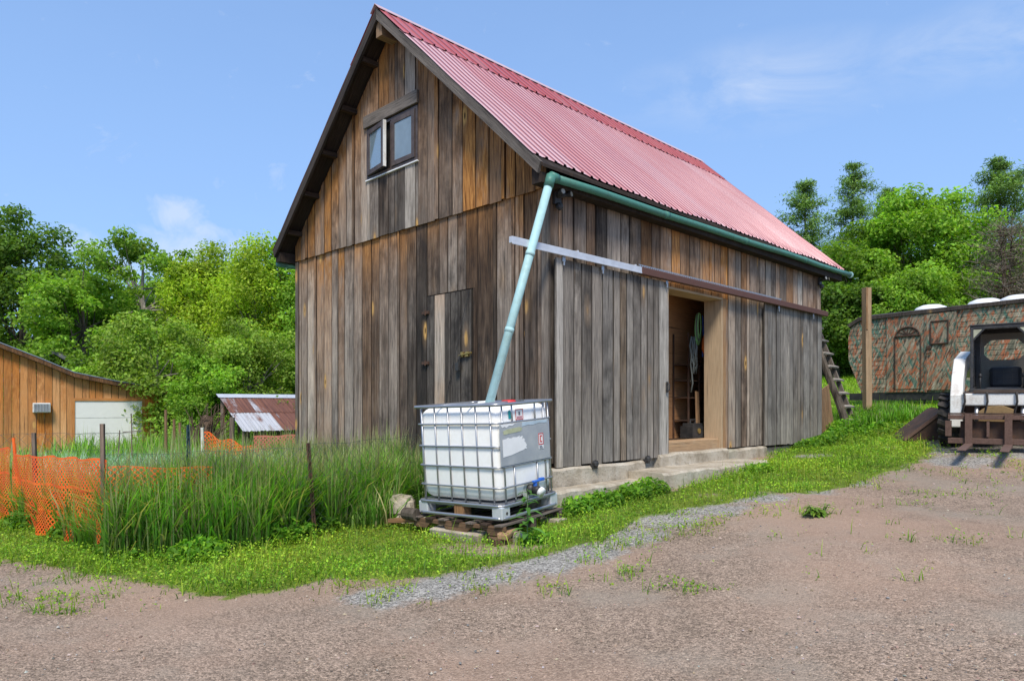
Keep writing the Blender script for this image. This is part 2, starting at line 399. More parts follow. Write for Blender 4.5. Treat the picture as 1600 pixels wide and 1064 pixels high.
def ground_mat():
    """Col.r = grass, Col.g = grey crushed stone"""
    t=NT('ground_earth'); c,r,g,b=t.attr(); p=t.geo()
    big=t.noise(p,.55,5,.6); med=t.noise(p,3.2,6,.65); fin=t.noise(p,38,5,.7)
    v1=t.vor(p,60); v2=t.vor(p,130)
    st=t.n('SeparateColor',{0:v1.outputs['Color']}).outputs[0]; st2=t.n('SeparateColor',{0:v2.outputs['Color']}).outputs[1]
    dirt=t.ramp(t.math('ADD',t.math('MULTIPLY',big,.55),t.math('MULTIPLY',med,.45)),[(.3,(.235,.175,.125)),(.5,(.315,.230,.168)),(.7,(.37,.275,.205))])
    dirt=t.mix(1.0,dirt,t.ramp(st2,[(0,.5),(.5,.98),(.9,1.15),(1,1.5)]),'MULTIPLY')
    dirt=t.mix(1.0,dirt,t.ramp(st,[(0,.62),(.5,1.0),(1,1.3)]),'MULTIPLY')
    dirt=t.mix(t.mr(fin,.62,.74,0,.5),dirt,(.13,.09,.065))
    streak=t.noise(t.scale(p,(1.6,9,1)),1.0,5,.65)
    dirt=t.mix(t.math('MULTIPLY',t.mr(streak,.62,.72,0,.5),t.mr(big,.42,.6)),dirt,(.13,.088,.06))
    dirt=t.mix(t.mr(t.noise(p,1.1,5),.5,.64,0,.6),dirt,(.29,.24,.185))
    dirt=t.mix(t.mr(t.noise(p,.45,4),.46,.62,0,.65),dirt,(.37,.245,.172))
    stone=t.ramp(st,[(0,(.12,.11,.098)),(.4,(.265,.245,.215)),(.8,(.385,.358,.315)),(1,(.52,.48,.42))])
    stone=t.mix(1.0,stone,t.ramp(st2,[(0,.7),(1,1.2)]),'MULTIPLY')
    gm=t.mr(t.math('ADD',g,t.math('MULTIPLY',t.math('SUBTRACT',t.math('ADD',med,t.math('MULTIPLY',fin,.5)),.75),1.1)),.35,.65)
    col=t.mix(gm,dirt,stone)
    soil=t.mix(t.mr(med,.35,.65),(.09,.13,.018),(.19,.25,.035))
    soil=t.mix(t.mr(fin,.55,.7,0,.8),soil,(.10,.075,.045))
    rm=t.mr(t.math('ADD',r,t.math('MULTIPLY',t.math('SUBTRACT',t.math('ADD',med,t.math('MULTIPLY',fin,.6)),.8),.9)),.40,.66)
    col=t.mix(rm,col,soil)
    h=t.math('ADD',t.math('MULTIPLY',v1.outputs['Distance'],-1.1),t.math('ADD',t.math('MULTIPLY',v2.outputs['Distance'],-.5),t.math('MULTIPLY',med,.9)))
    return t.done(col,.95,bump=h,bstr=.6,bdist=.011,spec=.12)
M['ground']=ground_mat()
SKY_TINT=(1.25,1.45,1.65); SKY_STR=.15; SUN_E=4.3; SUN_ANGLE=16.0
# ------------------------------------------------------------------ camera, sky, sun
cd=bpy.data.cameras.new('camera'); cam=bpy.data.objects.new('camera',cd); COL.objects.link(cam); SC.camera=cam
cam.location=(0,0,CH); cam.rotation_euler=(R(90),0,0)
cd.sensor_width=36; cd.lens=F/1600*36; cd.shift_y=(HZ-532)/1600; cd.clip_start=.1; cd.clip_end=2000
SUN_EL,SUN_AZ=R(54),R(180)                 # azimuth clockwise from +Y: behind the camera, a little to the left
w=bpy.data.worlds.new('World'); SC.world=w; w.use_nodes=True
T=NT.__new__(NT); T.t=w.node_tree; T.t.nodes.clear()
sky=T.n('TexSky',None,sky_type='NISHITA',sun_disc=False,sun_elevation=SUN_EL,sun_rotation=SUN_AZ,altitude=200.,air_density=1.0,dust_density=.6,ozone_density=1.6)
dirv=T.n('TexCoord').outputs['Generated']
def blob(px,py,rx,ry):
    d=Vector(((px-800)/F,1,(HZ-py)/F)).normalized()
    df=T.n('VectorMath',{0:dirv,1:tuple(d)},operation='SUBTRACT').outputs[0]
    sc=T.n('VectorMath',{0:df,1:(1/rx,1/rx,1/ry)},operation='MULTIPLY').outputs[0]
    return T.mr(T.n('VectorMath',{0:sc},operation='LENGTH').outputs['Value'],1.,0.)
nz=T.noise(T.scale(dirv,(3.,3.,7.)),2.2,7,.62,.5); nz2=T.noise(T.scale(dirv,(9,9,11)),2.1,8,.62,.5)
wisp=T.math('MULTIPLY',T.math('MAXIMUM',blob(1190,135,.20,.06),blob(1580,60,.2,.05)),T.mr(nz,.40,.8))
cum=None
for a in ((285,335,.05,.045),(325,365,.04,.03),(10,360,.045,.03),(135,385,.045,.03),(215,420,.06,.035),(300,395,.10,.045)):
    b=blob(*a); cum=b if cum is None else T.math('MAXIMUM',cum,b)
cum=T.math('MULTIPLY',T.mr(T.math('ADD',cum,T.math('MULTIPLY',T.math('SUBTRACT',nz2,.5),2.4)),.30,.95),.62,clamp=True)
cl=T.math('MAXIMUM',T.math('MULTIPLY',wisp,.9),cum,clamp=True)
veil=T.mr(T.n('SeparateXYZ',{0:dirv}).outputs[2],.02,.52,.85,.45)
tint=T.mix(1.0,sky.outputs[0],SKY_TINT,'MULTIPLY')
base=T.mix(T.math('ADD',veil,T.math('MULTIPLY',T.mr(nz,.4,.7),.05)),tint,(2.25,3.6,6.2))
skyc=T.mix(T.math('MULTIPLY',cl,.75),base,(5.6,6.0,6.7))
bg=T.n('Background',{0:skyc,1:SKY_STR}); wo=T.t.nodes.new('ShaderNodeOutputWorld'); T.t.links.new(bg.outputs[0],wo.inputs[0])
sl=bpy.data.lights.new('sun','SUN'); sl.energy=SUN_E; sl.angle=R(SUN_ANGLE); sl.color=(1,.93,.82)
so=bpy.data.objects.new('sun',sl); COL.objects.link(so)
sd=Vector((math.sin(SUN_AZ)*math.cos(SUN_EL),math.cos(SUN_AZ)*math.cos(SUN_EL),math.sin(SUN_EL)))
so.rotation_euler=sd.to_track_quat('Z','Y').to_euler(); so.location=(0,-5,12)
SC.view_settings.view_transform='Standard'; SC.view_settings.look='None'; SC.view_settings.exposure=0; SC.view_settings.gamma=1

# ------------------------------------------------------------------ where grass grows
def in_poly(x,y,P):
    P=np.asarray(P); inside=np.zeros(x.shape,bool); j=len(P)-1
    for i in range(len(P)):
        xi,yi=P[i];xj,yj=P[j]
        c=((yi>y)!=(yj>y))&(x<(xj-xi)*(y-yi)/(yj-yi+1e-12)+xi); inside^=c; j=i
    return inside
def wp(l): return [pixg(*p) for p in l]
BU=Vector((math.cos(.7819),math.sin(.7819),0)); BV=Vector((-BU.y,BU.x,0)); BO=Vector((.4546,8.7,0))
def bw(s,t,z=0): return BO+BU*s+BV*t+Vector((0,0,z))        # barn-local to world
VERGE=wp([(-300,850),(0,874),(120,893),(240,915),(330,932),(420,925),(520,905),(640,905),(720,893),(800,882),(850,868),(905,852),(950,840),(1000,815),(1060,797),(1120,787),(1180,778),(1235,772),(1215,722)])+[tuple(bw(4.6,-.75)[:2]),tuple(bw(1.4,-.75)[:2]),tuple(bw(1.4,-.42)[:2]),tuple(bw(-.3,-.42)[:2]),tuple(bw(-.2,6.6)[:2]),(-6,30),(-40,40),(-40,10)]
BAND=wp([(1150,745),(1190,765),(1240,772),(1300,765),(1350,752),(1400,735),(1445,715),(1462,702),(1432,688)])+[(8.4,13.4),(11,13),(15,12),(40,20),(40,80),(0,80),tuple(bw(8.9,.4)[:2]),tuple(bw(8.4,-.35)[:2])]+wp([(1235,702),(1195,722)])
BACK=[tuple(bw(8.9,.4)[:2]),tuple(bw(8.9,6.8)[:2]),tuple(bw(-.2,6.8)[:2]),(-6,30),(-40,40),(-40,80),(5,80)]
ADD=[(1060,815,.65,.8),(1180,800,.38,.7),(1275,803,.2,1.),(1520,738,.8,.45),(1430,728,.7,.5),(1570,762,.6,.5),(1590,730,.7,.6),(1330,745,.6,.6),(1470,760,.4,.3),(1060,795,.3,.5),(1000,850,.35,.45),(930,870,.3,.4),(560,925,.45,.35),(420,940,.5,.35),(250,935,.45,.4),(100,905,.5,.5),(700,905,.4,.5),(1130,780,.3,.4),(1450,700,.35,.4)]
SUB=[(735,858,.35,.6),(690,852,.3,.45),(780,862,.3,.6),(835,850,.3,.6),(1268,712,.38,.9),(1110,775,.25,.55),(1010,812,.2,.5),(1180,770,.22,.5),(1385,700,.3,.5),(1215,740,.25,.35),(760,905,.25,.3),(1330,715,.25,.35)]
ADDW=[(*pixg(a,b),r*1.1,k*.5) for a,b,r,k in ADD]; SUBW=[(*pixg(a,b),r,k) for a,b,r,k in SUB]
STONES=[(*pixg(a,b),r) for a,b,r in [(600,932,.35),(690,915,.4),(760,900,.42),(850,882,.42),(920,862,.45),(980,838,.5),(1040,812,.5),(1110,795,.5),(1180,778,.5),(1250,765,.45),(1310,752,.4),(1268,712,.5),(1215,735,.4),(1400,705,.55),(1470,700,.6),(1540,700,.7),(1600,705,.8),(1385,730,.3),(1500,720,.6),(1160,735,.3)]]
def grass_density(x,y,soft=.13):
    x=np.asarray(x,float);y=np.asarray(y,float); d=np.zeros(x.shape); k=7
    for i in range(k):
        jx=x+RNG.normal(0,soft,x.shape);jy=y+RNG.normal(0,soft,x.shape)
        d+=(in_poly(jx,jy,VERGE)|in_poly(jx,jy,BAND)|in_poly(jx,jy,BACK))/k
    for a,b,r,s in ADDW: d=np.maximum(d,s*np.exp(-(((x-a)**2+(y-b)**2)/r**2)*1.2))
    for a,b,r,s in SUBW: d=d*(1-s*np.exp(-(((x-a)**2+(y-b)**2)/r**2)))
    return d
def vnoise(x,y,sc,seed=0):
    """smooth value noise, 0..1"""
    rg=np.random.default_rng(seed); G=rg.random((64,64))
    u=x*sc;v=y*sc;i=np.floor(u).astype(int);j=np.floor(v).astype(int);a=u-i;b=v-j
    a=a*a*(3-2*a);b=b*b*(3-2*b)
    g=lambda p,q:G[p%64,q%64]
    return (g(i,j)*(1-a)+g(i+1,j)*a)*(1-b)+(g(i,j+1)*(1-a)+g(i+1,j+1)*a)*b
def in_barn(x,y,m=0.0):
    rx,ry=x-BO.x,y-BO.y; s=rx*BU.x+ry*BU.y; t=rx*BV.x+ry*BV.y
    return (s>-m)&(s<8.55+m)&(t>-m)&(t<6.47+m)

# ------------------------------------------------------------------ ground sheet (split into earth with grass, and the drive)
def grow(a,b,step,lim,k=1.22):
    c=list(np.arange(a,b,step)); s=step; p=c[-1]
    while p<lim: s*=k; p+=s; c.append(p)
    s=step; p=c[0]; pre=[]
    while p>-lim: s*=k; p-=s; pre.append(p)
    return np.array(pre[::-1]+c)
xs=grow(-9,13,.13,400); ys=grow(-1,18,.13,500); ys=ys[ys>-60]
GX,GY=np.meshgrid(xs,ys); gx,gy=GX.ravel(),GY.ravel()
Z=gz(gx,gy); near=(np.abs(gx)<30)&(gy<40)
Z=Z+np.where(near,(vnoise(gx,gy,2.1,1)-.5)*.035+(vnoise(gx,gy,6.3,2)-.5)*.014,0)
Z=np.where(in_barn(gx,gy,-.15),np.minimum(Z,.2),Z)
dens=np.where((gy<60)&(gy>0),grass_density(gx,gy,.10),np.where(gy>=60,1,0))
stone=np.zeros(gx.shape)
for a,b,r in STONES: stone=np.maximum(stone,np.exp(-((gx-a)**2+(gy-b)**2)/r**2))
cols=np.c_[dens,stone*.95,np.zeros_like(dens),np.ones_like(dens)]
nx,ny=len(xs),len(ys); ii,jj=np.meshgrid(np.arange(nx-1),np.arange(ny-1)); q=(jj*nx+ii).ravel()
quads=np.c_[q,q+1,q+nx+1,q+nx]; fd=dens[quads].mean(1); fy=gy[quads].mean(1)
road=(fd<.42)&(fy<18.5)
def sub(name,mask,label):
    u_,inv=np.unique(quads[mask],return_inverse=True)
    o=raw_mesh(name,np.c_[gx,gy,Z][u_],inv.reshape(-1,4),cols[u_],M['ground'],smooth=True)
    return tag(o,label,None,None,'structure')
sub('ground',~road,'grassy uneven earth around the barn and up the field')
sub('gravel_road',road,'pinkish brown gravel and dirt drive')

# ------------------------------------------------------------------ grass and weeds
def blades(x,y,z,h,wid,lean,base,tipc,segs=1,curl=.5):
    """tapered bent blades -> V, quads, tris, cols"""
    n=len(x); a=RNG.uniform(0,2*np.pi,n); dx,dy=np.cos(a),np.sin(a); sx,sy=-dy,dx
    V=[];C=[]
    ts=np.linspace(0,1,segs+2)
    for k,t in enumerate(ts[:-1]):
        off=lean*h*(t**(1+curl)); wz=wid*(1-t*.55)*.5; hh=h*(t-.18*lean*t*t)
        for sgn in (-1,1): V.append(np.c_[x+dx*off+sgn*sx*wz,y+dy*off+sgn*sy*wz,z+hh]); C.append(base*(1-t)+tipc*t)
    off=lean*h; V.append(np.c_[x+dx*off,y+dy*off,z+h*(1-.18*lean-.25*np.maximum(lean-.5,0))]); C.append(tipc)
    m=len(V); Vv=np.stack(V,1).reshape(-1,3); Cc=np.stack(C,1).reshape(-1,3)
    b=np.arange(n)*m; Q=[np.c_[b+2*k,b+2*k+1,b+2*k+3,b+2*k+2] for k in range(segs)]
    Tn=np.c_[b+2*segs,b+2*segs+1,b+2*segs+2]
    return Vv,np.concatenate(Q),Tn,np.c_[Cc,np.ones(len(Cc))]
def leaves(c,nrm,size,col,aspect=.62,up=None):
    """rhombic leaves at centres c with normals nrm"""
    n=len(c); nrm=nrm/np.linalg.norm(nrm,axis=1,keepdims=True)
    r=RNG.normal(size=(n,3)) if up is None else up
    t=np.cross(nrm,r); t/=np.linalg.norm(t,axis=1,keepdims=True)+1e-9; b=np.cross(nrm,t)
    s=np.asarray(size).reshape(-1,1)*np.ones((n,1))
    fold=nrm*s*.12
    V=np.stack([c-b*s*.5,c+t*s*.5*aspect+fold,c+b*s*.5,c-t*s*.5*aspect+fold],1).reshape(-1,3)
    Q=np.arange(n*4).reshape(-1,4); C=np.repeat(np.c_[col,np.ones(n)],4,0)
    return V,Q,C
def merge(parts):
    V=[];Q=[];Tt=[];C=[];o=0
    for p in parts:
        if len(p)==3: v,q_,c=p; t_=None
        else: v,q_,t_,c=p
        V.append(v);C.append(c);Q.append(q_+o)
        if t_ is not None: Tt.append(t_+o)
        o+=len(v)
    return np.concatenate(V),np.concatenate(Q),(np.concatenate(Tt) if Tt else None),np.concatenate(C)
def pick(pal,n,var=.18):
    pal=np.array(pal); c=pal[RNG.integers(0,len(pal),n)]
    return np.clip(c*RNG.uniform(1-var,1+var,(n,1))*RNG.uniform(.92,1.08,(n,3)),0,1)
GP=[(.17,.34,.025),(.25,.45,.03),(.31,.50,.035),(.13,.29,.024),(.36,.50,.045)]
YP=[(.34,.46,.04),(.40,.44,.06),(.27,.48,.035)]
def scatter(n,x0,x1,y0,y1,pw=1.0):
    """random ground points, denser toward the near end"""
    y=y0+(y1-y0)*RNG.random(n)**pw; x=RNG.uniform(x0,x1,n); return x,y
def seen(x,y,m=.12): return (y>2)&(np.abs(x/y)<.735+m)
def verge_points(n,x0,x1,y0,y1,pw=1.2):
    x,y=scatter(n,x0,x1,y0,y1,pw); k=seen(x,y)&~in_barn(x,y,.05); x,y=x[k],y[k]
    d=grass_density(x,y,.16); cl=vnoise(x,y,3.1,5)*.6+vnoise(x,y,7.7,6)*.4
    bx=(in_poly(x,y,BAND)&(y<13.8)); d=d*np.where(bx,.55+.5*vnoise(x,y,1.6,8),1); b2=(x>1.2)&(y>7.2)&(y<11.5)&~bx; d=d*np.where(b2,np.clip(.25+1.1*vnoise(x,y,1.9,18),0,1),1)
    k=RNG.random(len(x))<np.clip(d*1.25-(.62-cl)*(1.25-d)*1.25,0,1)
    return x[k],y[k]
x,y=verge_points(300000,-13,14,5,19,1.35); z=gz(x,y); n=len(x)
yel=vnoise(x,y,.9,11); lush=vnoise(x,y,1.3,12)
c=np.where((yel>.70)[:,None],pick(YP,n,.25),pick(GP,n,.3)); h=RNG.gamma(3.2,.021,n)*(.6+lush)*(1+.04*np.maximum(y-9,0))
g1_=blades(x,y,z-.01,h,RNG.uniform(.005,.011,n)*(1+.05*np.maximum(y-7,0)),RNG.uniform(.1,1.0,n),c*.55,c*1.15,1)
x,y=verge_points(430000,-13,14,5,19,1.35); z=gz(x,y); n=len(x)
yel=vnoise(x,y,.9,11); lush=vnoise(x,y,1.3,12)
c=pick(GP,n,.30)*1.05*(1+.35*np.clip(yel-.55,0,1)[:,None]*np.array([1.6,.6,1.]))
hh=RNG.random(n)**1.6*.085*(.4+1.2*lush)+.012
cl=np.c_[x,y,z+hh]; nr=RNG.normal(size=(n,3))*.55+np.array([0,-.12,1.])
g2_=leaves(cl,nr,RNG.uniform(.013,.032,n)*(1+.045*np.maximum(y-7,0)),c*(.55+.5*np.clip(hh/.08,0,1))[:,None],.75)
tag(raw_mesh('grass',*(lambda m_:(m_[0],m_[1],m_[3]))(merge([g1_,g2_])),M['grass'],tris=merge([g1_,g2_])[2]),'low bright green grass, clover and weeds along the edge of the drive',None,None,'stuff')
# taller weeds hugging wall foot, posts, ledge and slab
def weeds(spots,name,label,pal,hmul=1.):
    P=[]
    for (cx,cy,r,n,h) in spots:
        a=RNG.uniform(0,6.28,n); rr=r*np.sqrt(RNG.random(n)); x=cx+rr*np.cos(a); y=cy+rr*np.sin(a); z=gz(x,y)
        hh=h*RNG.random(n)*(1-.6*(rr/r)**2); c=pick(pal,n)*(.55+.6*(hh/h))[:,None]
        nr=RNG.normal(size=(n,3))*.6+np.array([0,-.3,.8])
        P.append(leaves(np.c_[x,y,z+hh],nr,RNG.uniform(.035,.085,n)*(1+.03*max(cy-7,0)),c,.6))
    v,q_,t_,c=merge(P)
    return tag(raw_mesh(name,v,q_,c,M['leaf']),label,None,None,'stuff')
ws=[]
for px,py,r,n,h in [(60,822,.35,900,.3),(130,838,.35,800,.28),(200,868,.3,700,.25),(310,872,.3,700,.22),(450,845,.3,700,.3),(500,830,.3,600,.3),(560,815,.35,700,.28),(610,795,.35,700,.25),(20,800,.4,900,.35),(640,790,.25,300,.3),(840,846,.2,200,.12),(900,800,.25,400,.2),(930,790,.2,300,.18),(1000,772,.3,400,.14),(1180,735,.3,250,.12)]:
    ws.append((*pixg(px,py),r,n,h))
for s,t in [(.3,-.6),(.9,-.62),(1.3,-.6),(7.2,-.3),(7.6,-.35),(8.0,-.3),(8.4,-.3),(8.7,-.2)]:
    b=bw(s,t); ws.append((b.x,b.y,.28,380,.2))
for X_,Y_,r,n,h in [(7.2,15.0,.45,500,.3),(7.9,15.4,.5,450,.3),(6.9,14.9,.35,400,.3),(7.6,14.4,.5,400,.2)]: ws.append((X_,Y_,r,n,h))
weeds(ws,'weeds','broad leaved weeds along the fence foot, ledge and barn corner',[(.13,.31,.025),(.19,.40,.03),(.10,.24,.022),(.25,.44,.035)])
# tall grass behind and through the fence
def tall(n,xf,yf,h0,h1,name,label,pal,tip,seedhead=.12,segs=2,wmul=1.):
    x,y=xf,yf; n=len(x); z=gz(x,y); h=RNG.uniform(h0,h1,n)*(.72+.5*vnoise(x,y,1.7,21)); c=pick(pal,n,.28)
    clr=~((np.abs(x+2.26)<.13)&(y<8.2)&(y>7.2)); x,y,z,h,c,n=x[clr],y[clr],z[clr],h[clr],c[clr],int(clr.sum()); lean=np.clip(RNG.gamma(2.,.20,n),.06,1.0)
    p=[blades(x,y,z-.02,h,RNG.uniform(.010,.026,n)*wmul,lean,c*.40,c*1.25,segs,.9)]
    k=RNG.random(n)<seedhead*2.2; m=k.sum()
    if m: p.append(blades(x[k],y[k],z[k],h[k]*RNG.uniform(1.02,1.25,m),np.full(m,.017),lean[k]*.5,c[k]*.5,pick(tip,m),2,1.2))
    return p
def band_pts(pts,n,w):
    pts=[np.array(p) for p in pts]; L=[np.linalg.norm(b-a) for a,b in zip(pts,pts[1:])]; k=RNG.choice(len(L),n,p=np.array(L)/sum(L))
    t=RNG.random(n)[:,None]; A=np.array(pts[:-1])[k];B=np.array(pts[1:])[k]; D=(B-A)/np.linalg.norm(B-A,axis=1,keepdims=True); N=np.c_[-D[:,1],D[:,0]]
    o=RNG.normal(0,1,n)[:,None]*w if np.isscalar(w) else RNG.uniform(w[0],w[1],n)[:,None]
    p=A+(B-A)*t+N*o; return p[:,0],p[:,1]
FC=(-4.08,7.02); FP=(-2.26,7.85); FL=(-7.3,9.85); FB=(-1.15,9.7)
TG=[(.13,.33,.035),(.19,.42,.045),(.24,.47,.06),(.10,.27,.03),(.31,.47,.09),(.20,.40,.06),(.15,.36,.05),(.48,.46,.20)]
TT=[(.40,.44,.16),(.34,.36,.18),(.38,.32,.20)]
P=[]
x,y=band_pts([FC,FP],9000,(-.06,.9)); P+=tall(0,x,y,.45,1.0,'','',TG,TT,.14)
x,y=band_pts([FC,(-2.7,7.65)],1500,(-.3,.0)); P+=tall(0,x,y,.3,.8,'','',TG,TT,.14)
x,y=band_pts([FP,FB],7000,(-.05,.9)); P+=tall(0,x,y,.4,.9,'','',TG,TT,.14)
x,y=band_pts([FL,FC],4200,(-.05,.6)); P+=tall(0,x,y,.35,.72,'','',TG,TT,.12)
x,y=band_pts([(-12,14.5),FL],2500,(-.2,.9)); P+=tall(0,x,y,.5,.95,'','',TG,TT,.1)
x,y=band_pts([(-.45,9.35),(-2.3,11.3),(-3.9,12.9)],4500,(-.05,.75)); k=~in_barn(x,y,.02); P+=tall(0,x[k],y[k],.4,.95,'','',[(.07,.19,.03),(.10,.25,.035),(.14,.30,.045)],TT,.2)
x=RNG.uniform(-4.2,-1.4,11000); y=RNG.uniform(8.2,12.5,11000); k=(~in_barn(x,y,.05))&(y>7.9+.45*(x+2.2)); P+=tall(0,x[k],y[k],.3,.62,'','',TG,TT,.1)
v,q_,t_,c=merge(P)
tag(raw_mesh('tall_grass',v,q_,c,M['grass'],tris=t_),'tall rank green grass growing through and behind the fence',None,None,'stuff')
# garlic bed: upright blue-green leaves
x=RNG.uniform(-11.,-3.6,15000); y=RNG.uniform(9.8,17.5,15000); k=(np.abs(((x*.7+y*.7)/.42)%1-.5)<.36)&(y>9.85-.85*(x+7.3)+.9)|((y>12.5)&(RNG.random(15000)<.6))
x,y=x[k],y[k]; k=~in_barn(x,y,.2); x,y=x[k],y[k]; n=len(x)
c=pick([(.22,.40,.20),(.32,.50,.31),(.17,.33,.15),(.42,.56,.42)],n)
gb=blades(x,y,gz(x,y),RNG.uniform(.5,.9,n),RNG.uniform(.018,.034,n),RNG.uniform(.2,.9,n),c*.6,c*1.15,2,1.3)
tag(raw_mesh('garlic_leaves',gb[0],gb[1],gb[3],M['grass'],tris=gb[2]),'bed of upright blue-green garlic leaves behind the orange netting',None,None,'stuff')
# rough growth behind the garden and meadow on the slope
P=[]
x=RNG.uniform(-11.5,-4,9000); y=RNG.uniform(15.5,21,9000); P+=tall(0,x,y,.4,1.15,'','',[(.17,.38,.035),(.22,.44,.04),(.13,.31,.04),(.28,.44,.06)],TT,.1,2,2.2)
x=RNG.uniform(6.9,9.2,3200); y=RNG.uniform(14.7,16.3,3200); P+=tall(0,x,y,.10,.34,'','',[(.13,.31,.025),(.19,.40,.03),(.10,.24,.022)],TT,.05,2,1.5)
x=RNG.uniform(6.8,22,26000); y=14.2+RNG.random(26000)**1.3*22; k=(x>6.5+.0*y)&~((x<10.5)&(y<13.6)); x,y=x[k],y[k]; n=len(x)
c=pick([(.24,.46,.025),(.30,.52,.03),(.35,.55,.04)],n,.12); s_=1+.06*(y-14)
P.append(blades(x,y,gz(x,y)-.02,RNG.uniform(.05,.13,n)*s_,RNG.uniform(.012,.022,n)*s_,RNG.uniform(.2,.9,n),c*.7,c*1.15,1))
v,q_,t_,c=merge(P)
tag(raw_mesh('meadow_grass',v,q_,c,M['grass'],tris=t_),'bright mown grass on the slope and rough growth behind the garden',None,None,'stuff')
# loose stones on the drive
n=15000; y=2.9+(12-2.9)*RNG.random(n)**1.7; x=RNG.uniform(-1,1,n)*y*.85; d=grass_density(x,y,.1); k=(RNG.random(n)>d*1.2)&~in_barn(x,y,.1); x,y=x[k],y[k]; n=len(x)
sz=np.clip(RNG.gamma(2.,.0026,n),.003,.016)
st_=np.zeros(n)
for a,b,r in STONES: st_=np.maximum(st_,np.exp(-((x-a)**2+(y-b)**2)/r**2))
isg=RNG.random(n)<st_+.15
c=np.where(isg[:,None],pick([(.27,.255,.235),(.40,.38,.35),(.16,.152,.14)],n),pick([(.38,.29,.21),(.27,.2,.145),(.46,.37,.29),(.17,.12,.09),(.36,.24,.175)],n))
oc=np.array([(1,0,0),(0,1,0),(-1,0,0),(0,-1,0),(0,0,1.)])
V=np.repeat(oc[None],n,0)*RNG.uniform(.6,1.3,(n,5,3)); a=RNG.uniform(0,6.28,n); ca,sa=np.cos(a),np.sin(a)
V=np.stack([V[...,0]*ca[:,None]-V[...,1]*sa[:,None]*.7,V[...,0]*sa[:,None]+V[...,1]*ca[:,None]*.7,V[...,2]*.7-.1],-1)*sz[:,None,None]+np.c_[x,y,gz(x,y)+.004][:,None]
V=V.reshape(-1,3); b=np.arange(n)*5; Tn=np.concatenate([np.c_[b+i,b+(i+1)%4,b+4] for i in range(4)])
def stonemat():
    t=NT('loose_stone'); return t.done(t.attr()[0],.95,spec=.1)
tag(raw_mesh('gravel',V,None,np.repeat(np.c_[c,np.ones(n)],5,0),stonemat(),tris=Tn),'loose stones scattered over the gravel drive',None,None,'stuff')
# ------------------------------------------------------------------ the barn
BL,BW=8.55,6.47; ZA,ZE=7.6,4.385; OVE=.234; OVF=.36; OVB=.74; SLP=(ZA-ZE)/(BW/2+OVE)
TH=.7819
rooftop=lambda y: ZA-abs(y-BW/2)*SLP
barn=thing('wooden_barn',BO,(0,0,TH),'tall weathered plank barn with a faded red metal roof','barn')
def lw(px,py,t):                                  # barn-local (s,z) of a sight line on the plane y=t
    r=Vector(((px-800)/F,1,-(py-HZ)/F)); k=(t+BV.dot(BO))/(BV.dot(r)); P=r*k; return (P-BO).dot(BU),P.z+CH
def plank(mb,fr,a0,a1,z0,zt0,zt1,d,thk,col,mi=0,zb1=None):
    """one board on a wall. fr(a,d,z)->local point, d outward. Top edge may slope (zt0 at a0, zt1 at a1)."""
    n=max(2,int((max(zt0,zt1)-z0)/.3)); V=[];C=[];U=[];ou,ov=random.uniform(0,60),random.uniform(0,60)
    tw=random.uniform(-.004,.004); sk=random.uniform(-.004,.004)
    for i in range(n+1):
        f=i/n
        for k,(a,zt) in enumerate(((a0,zt0),(a1,zt1))):
            zb=z0 if k==0 or zb1 is None else zb1
            z=zb+(zt-zb)*f
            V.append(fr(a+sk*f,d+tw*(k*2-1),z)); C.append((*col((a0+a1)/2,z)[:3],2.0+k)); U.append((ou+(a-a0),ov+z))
    m=len(V)
    for i in range(n+1):
        f=i/n
        for k,(a,zt) in enumerate(((a0,zt0),(a1,zt1))):
            zb=z0 if k==0 or zb1 is None else zb1
            V.append(fr(a+sk*f,d-thk,zb+(zt-zb)*f)); C.append(C[i*2+k])
    U2=U+U; Fs=[];UV=[]
    for i in range(n):
        a,b,c_,e=2*i,2*i+1,2*i+3,2*i+2
        Fs.append((a,b,c_,e)); UV.append([U[a],U[b],U[c_],U[e]])
        Fs.append((a,e,m+e,m+a)); UV.append([U[a],U[e],(U[e][0]-thk,U[e][1]),(U[a][0]-thk,U[a][1])])
        Fs.append((b,m+b,m+c_,c_)); UV.append([U[b],(U[b][0]+thk,U[b][1]),(U[c_][0]+thk,U[c_][1]),U[c_]])
    Fs.append((0,m,m+1,1)); UV.append([U[0],(U[0][0],U[0][1]-thk),(U[1][0],U[1][1]-thk),U[1]])
    t=2*n; Fs.append((t,t+1,m+t+1,m+t)); UV.append([U[t],U[t+1],(U[t+1][0],U[t+1][1]+thk),(U[t][0],U[t][1]+thk)])
    mb.add(V,Fs,UV,C,mi)
def widths(a0,a1,lo,hi,batten=.0):
    r=[];a=a0
    while a<a1-.02:
        w_=random.uniform(lo,hi) if random.random()>batten else random.uniform(.06,.10)
        if a1-(a+w_)<.09: w_=a1-a
        r.append((a,a+w_)); a+=w_
    return r
clampv=lambda v:max(0.,min(1.,v))
def mkcol(tone,org,dark,vary=.27):
    """tone(a), org(a,z,rnd), dark(a,z,rnd) -> per plank colour function"""
    r0=random.uniform(-vary,vary); q1,q2=random.random(),random.random()
    ph=random.uniform(0,9)
    return lambda a,z:(clampv(tone(a,z)+r0),clampv(org(a,z,q1)),clampv(dark(a,z,q2)+.25*math.sin(z*1.9+ph)),1)
gfr=lambda a,d,z:(-d,a,z)                      # gable wall, outward -x
lfr=lambda a,d,z:(a,-d,z)                      # long wall, outward -y
def lerp(tab,x):
    for (x0,v0),(x1,v1) in zip(tab,tab[1:]):
        if x<=x1: return v0+(v1-v0)*max(0,(x-x0)/(x1-x0))
    return tab[-1][1]
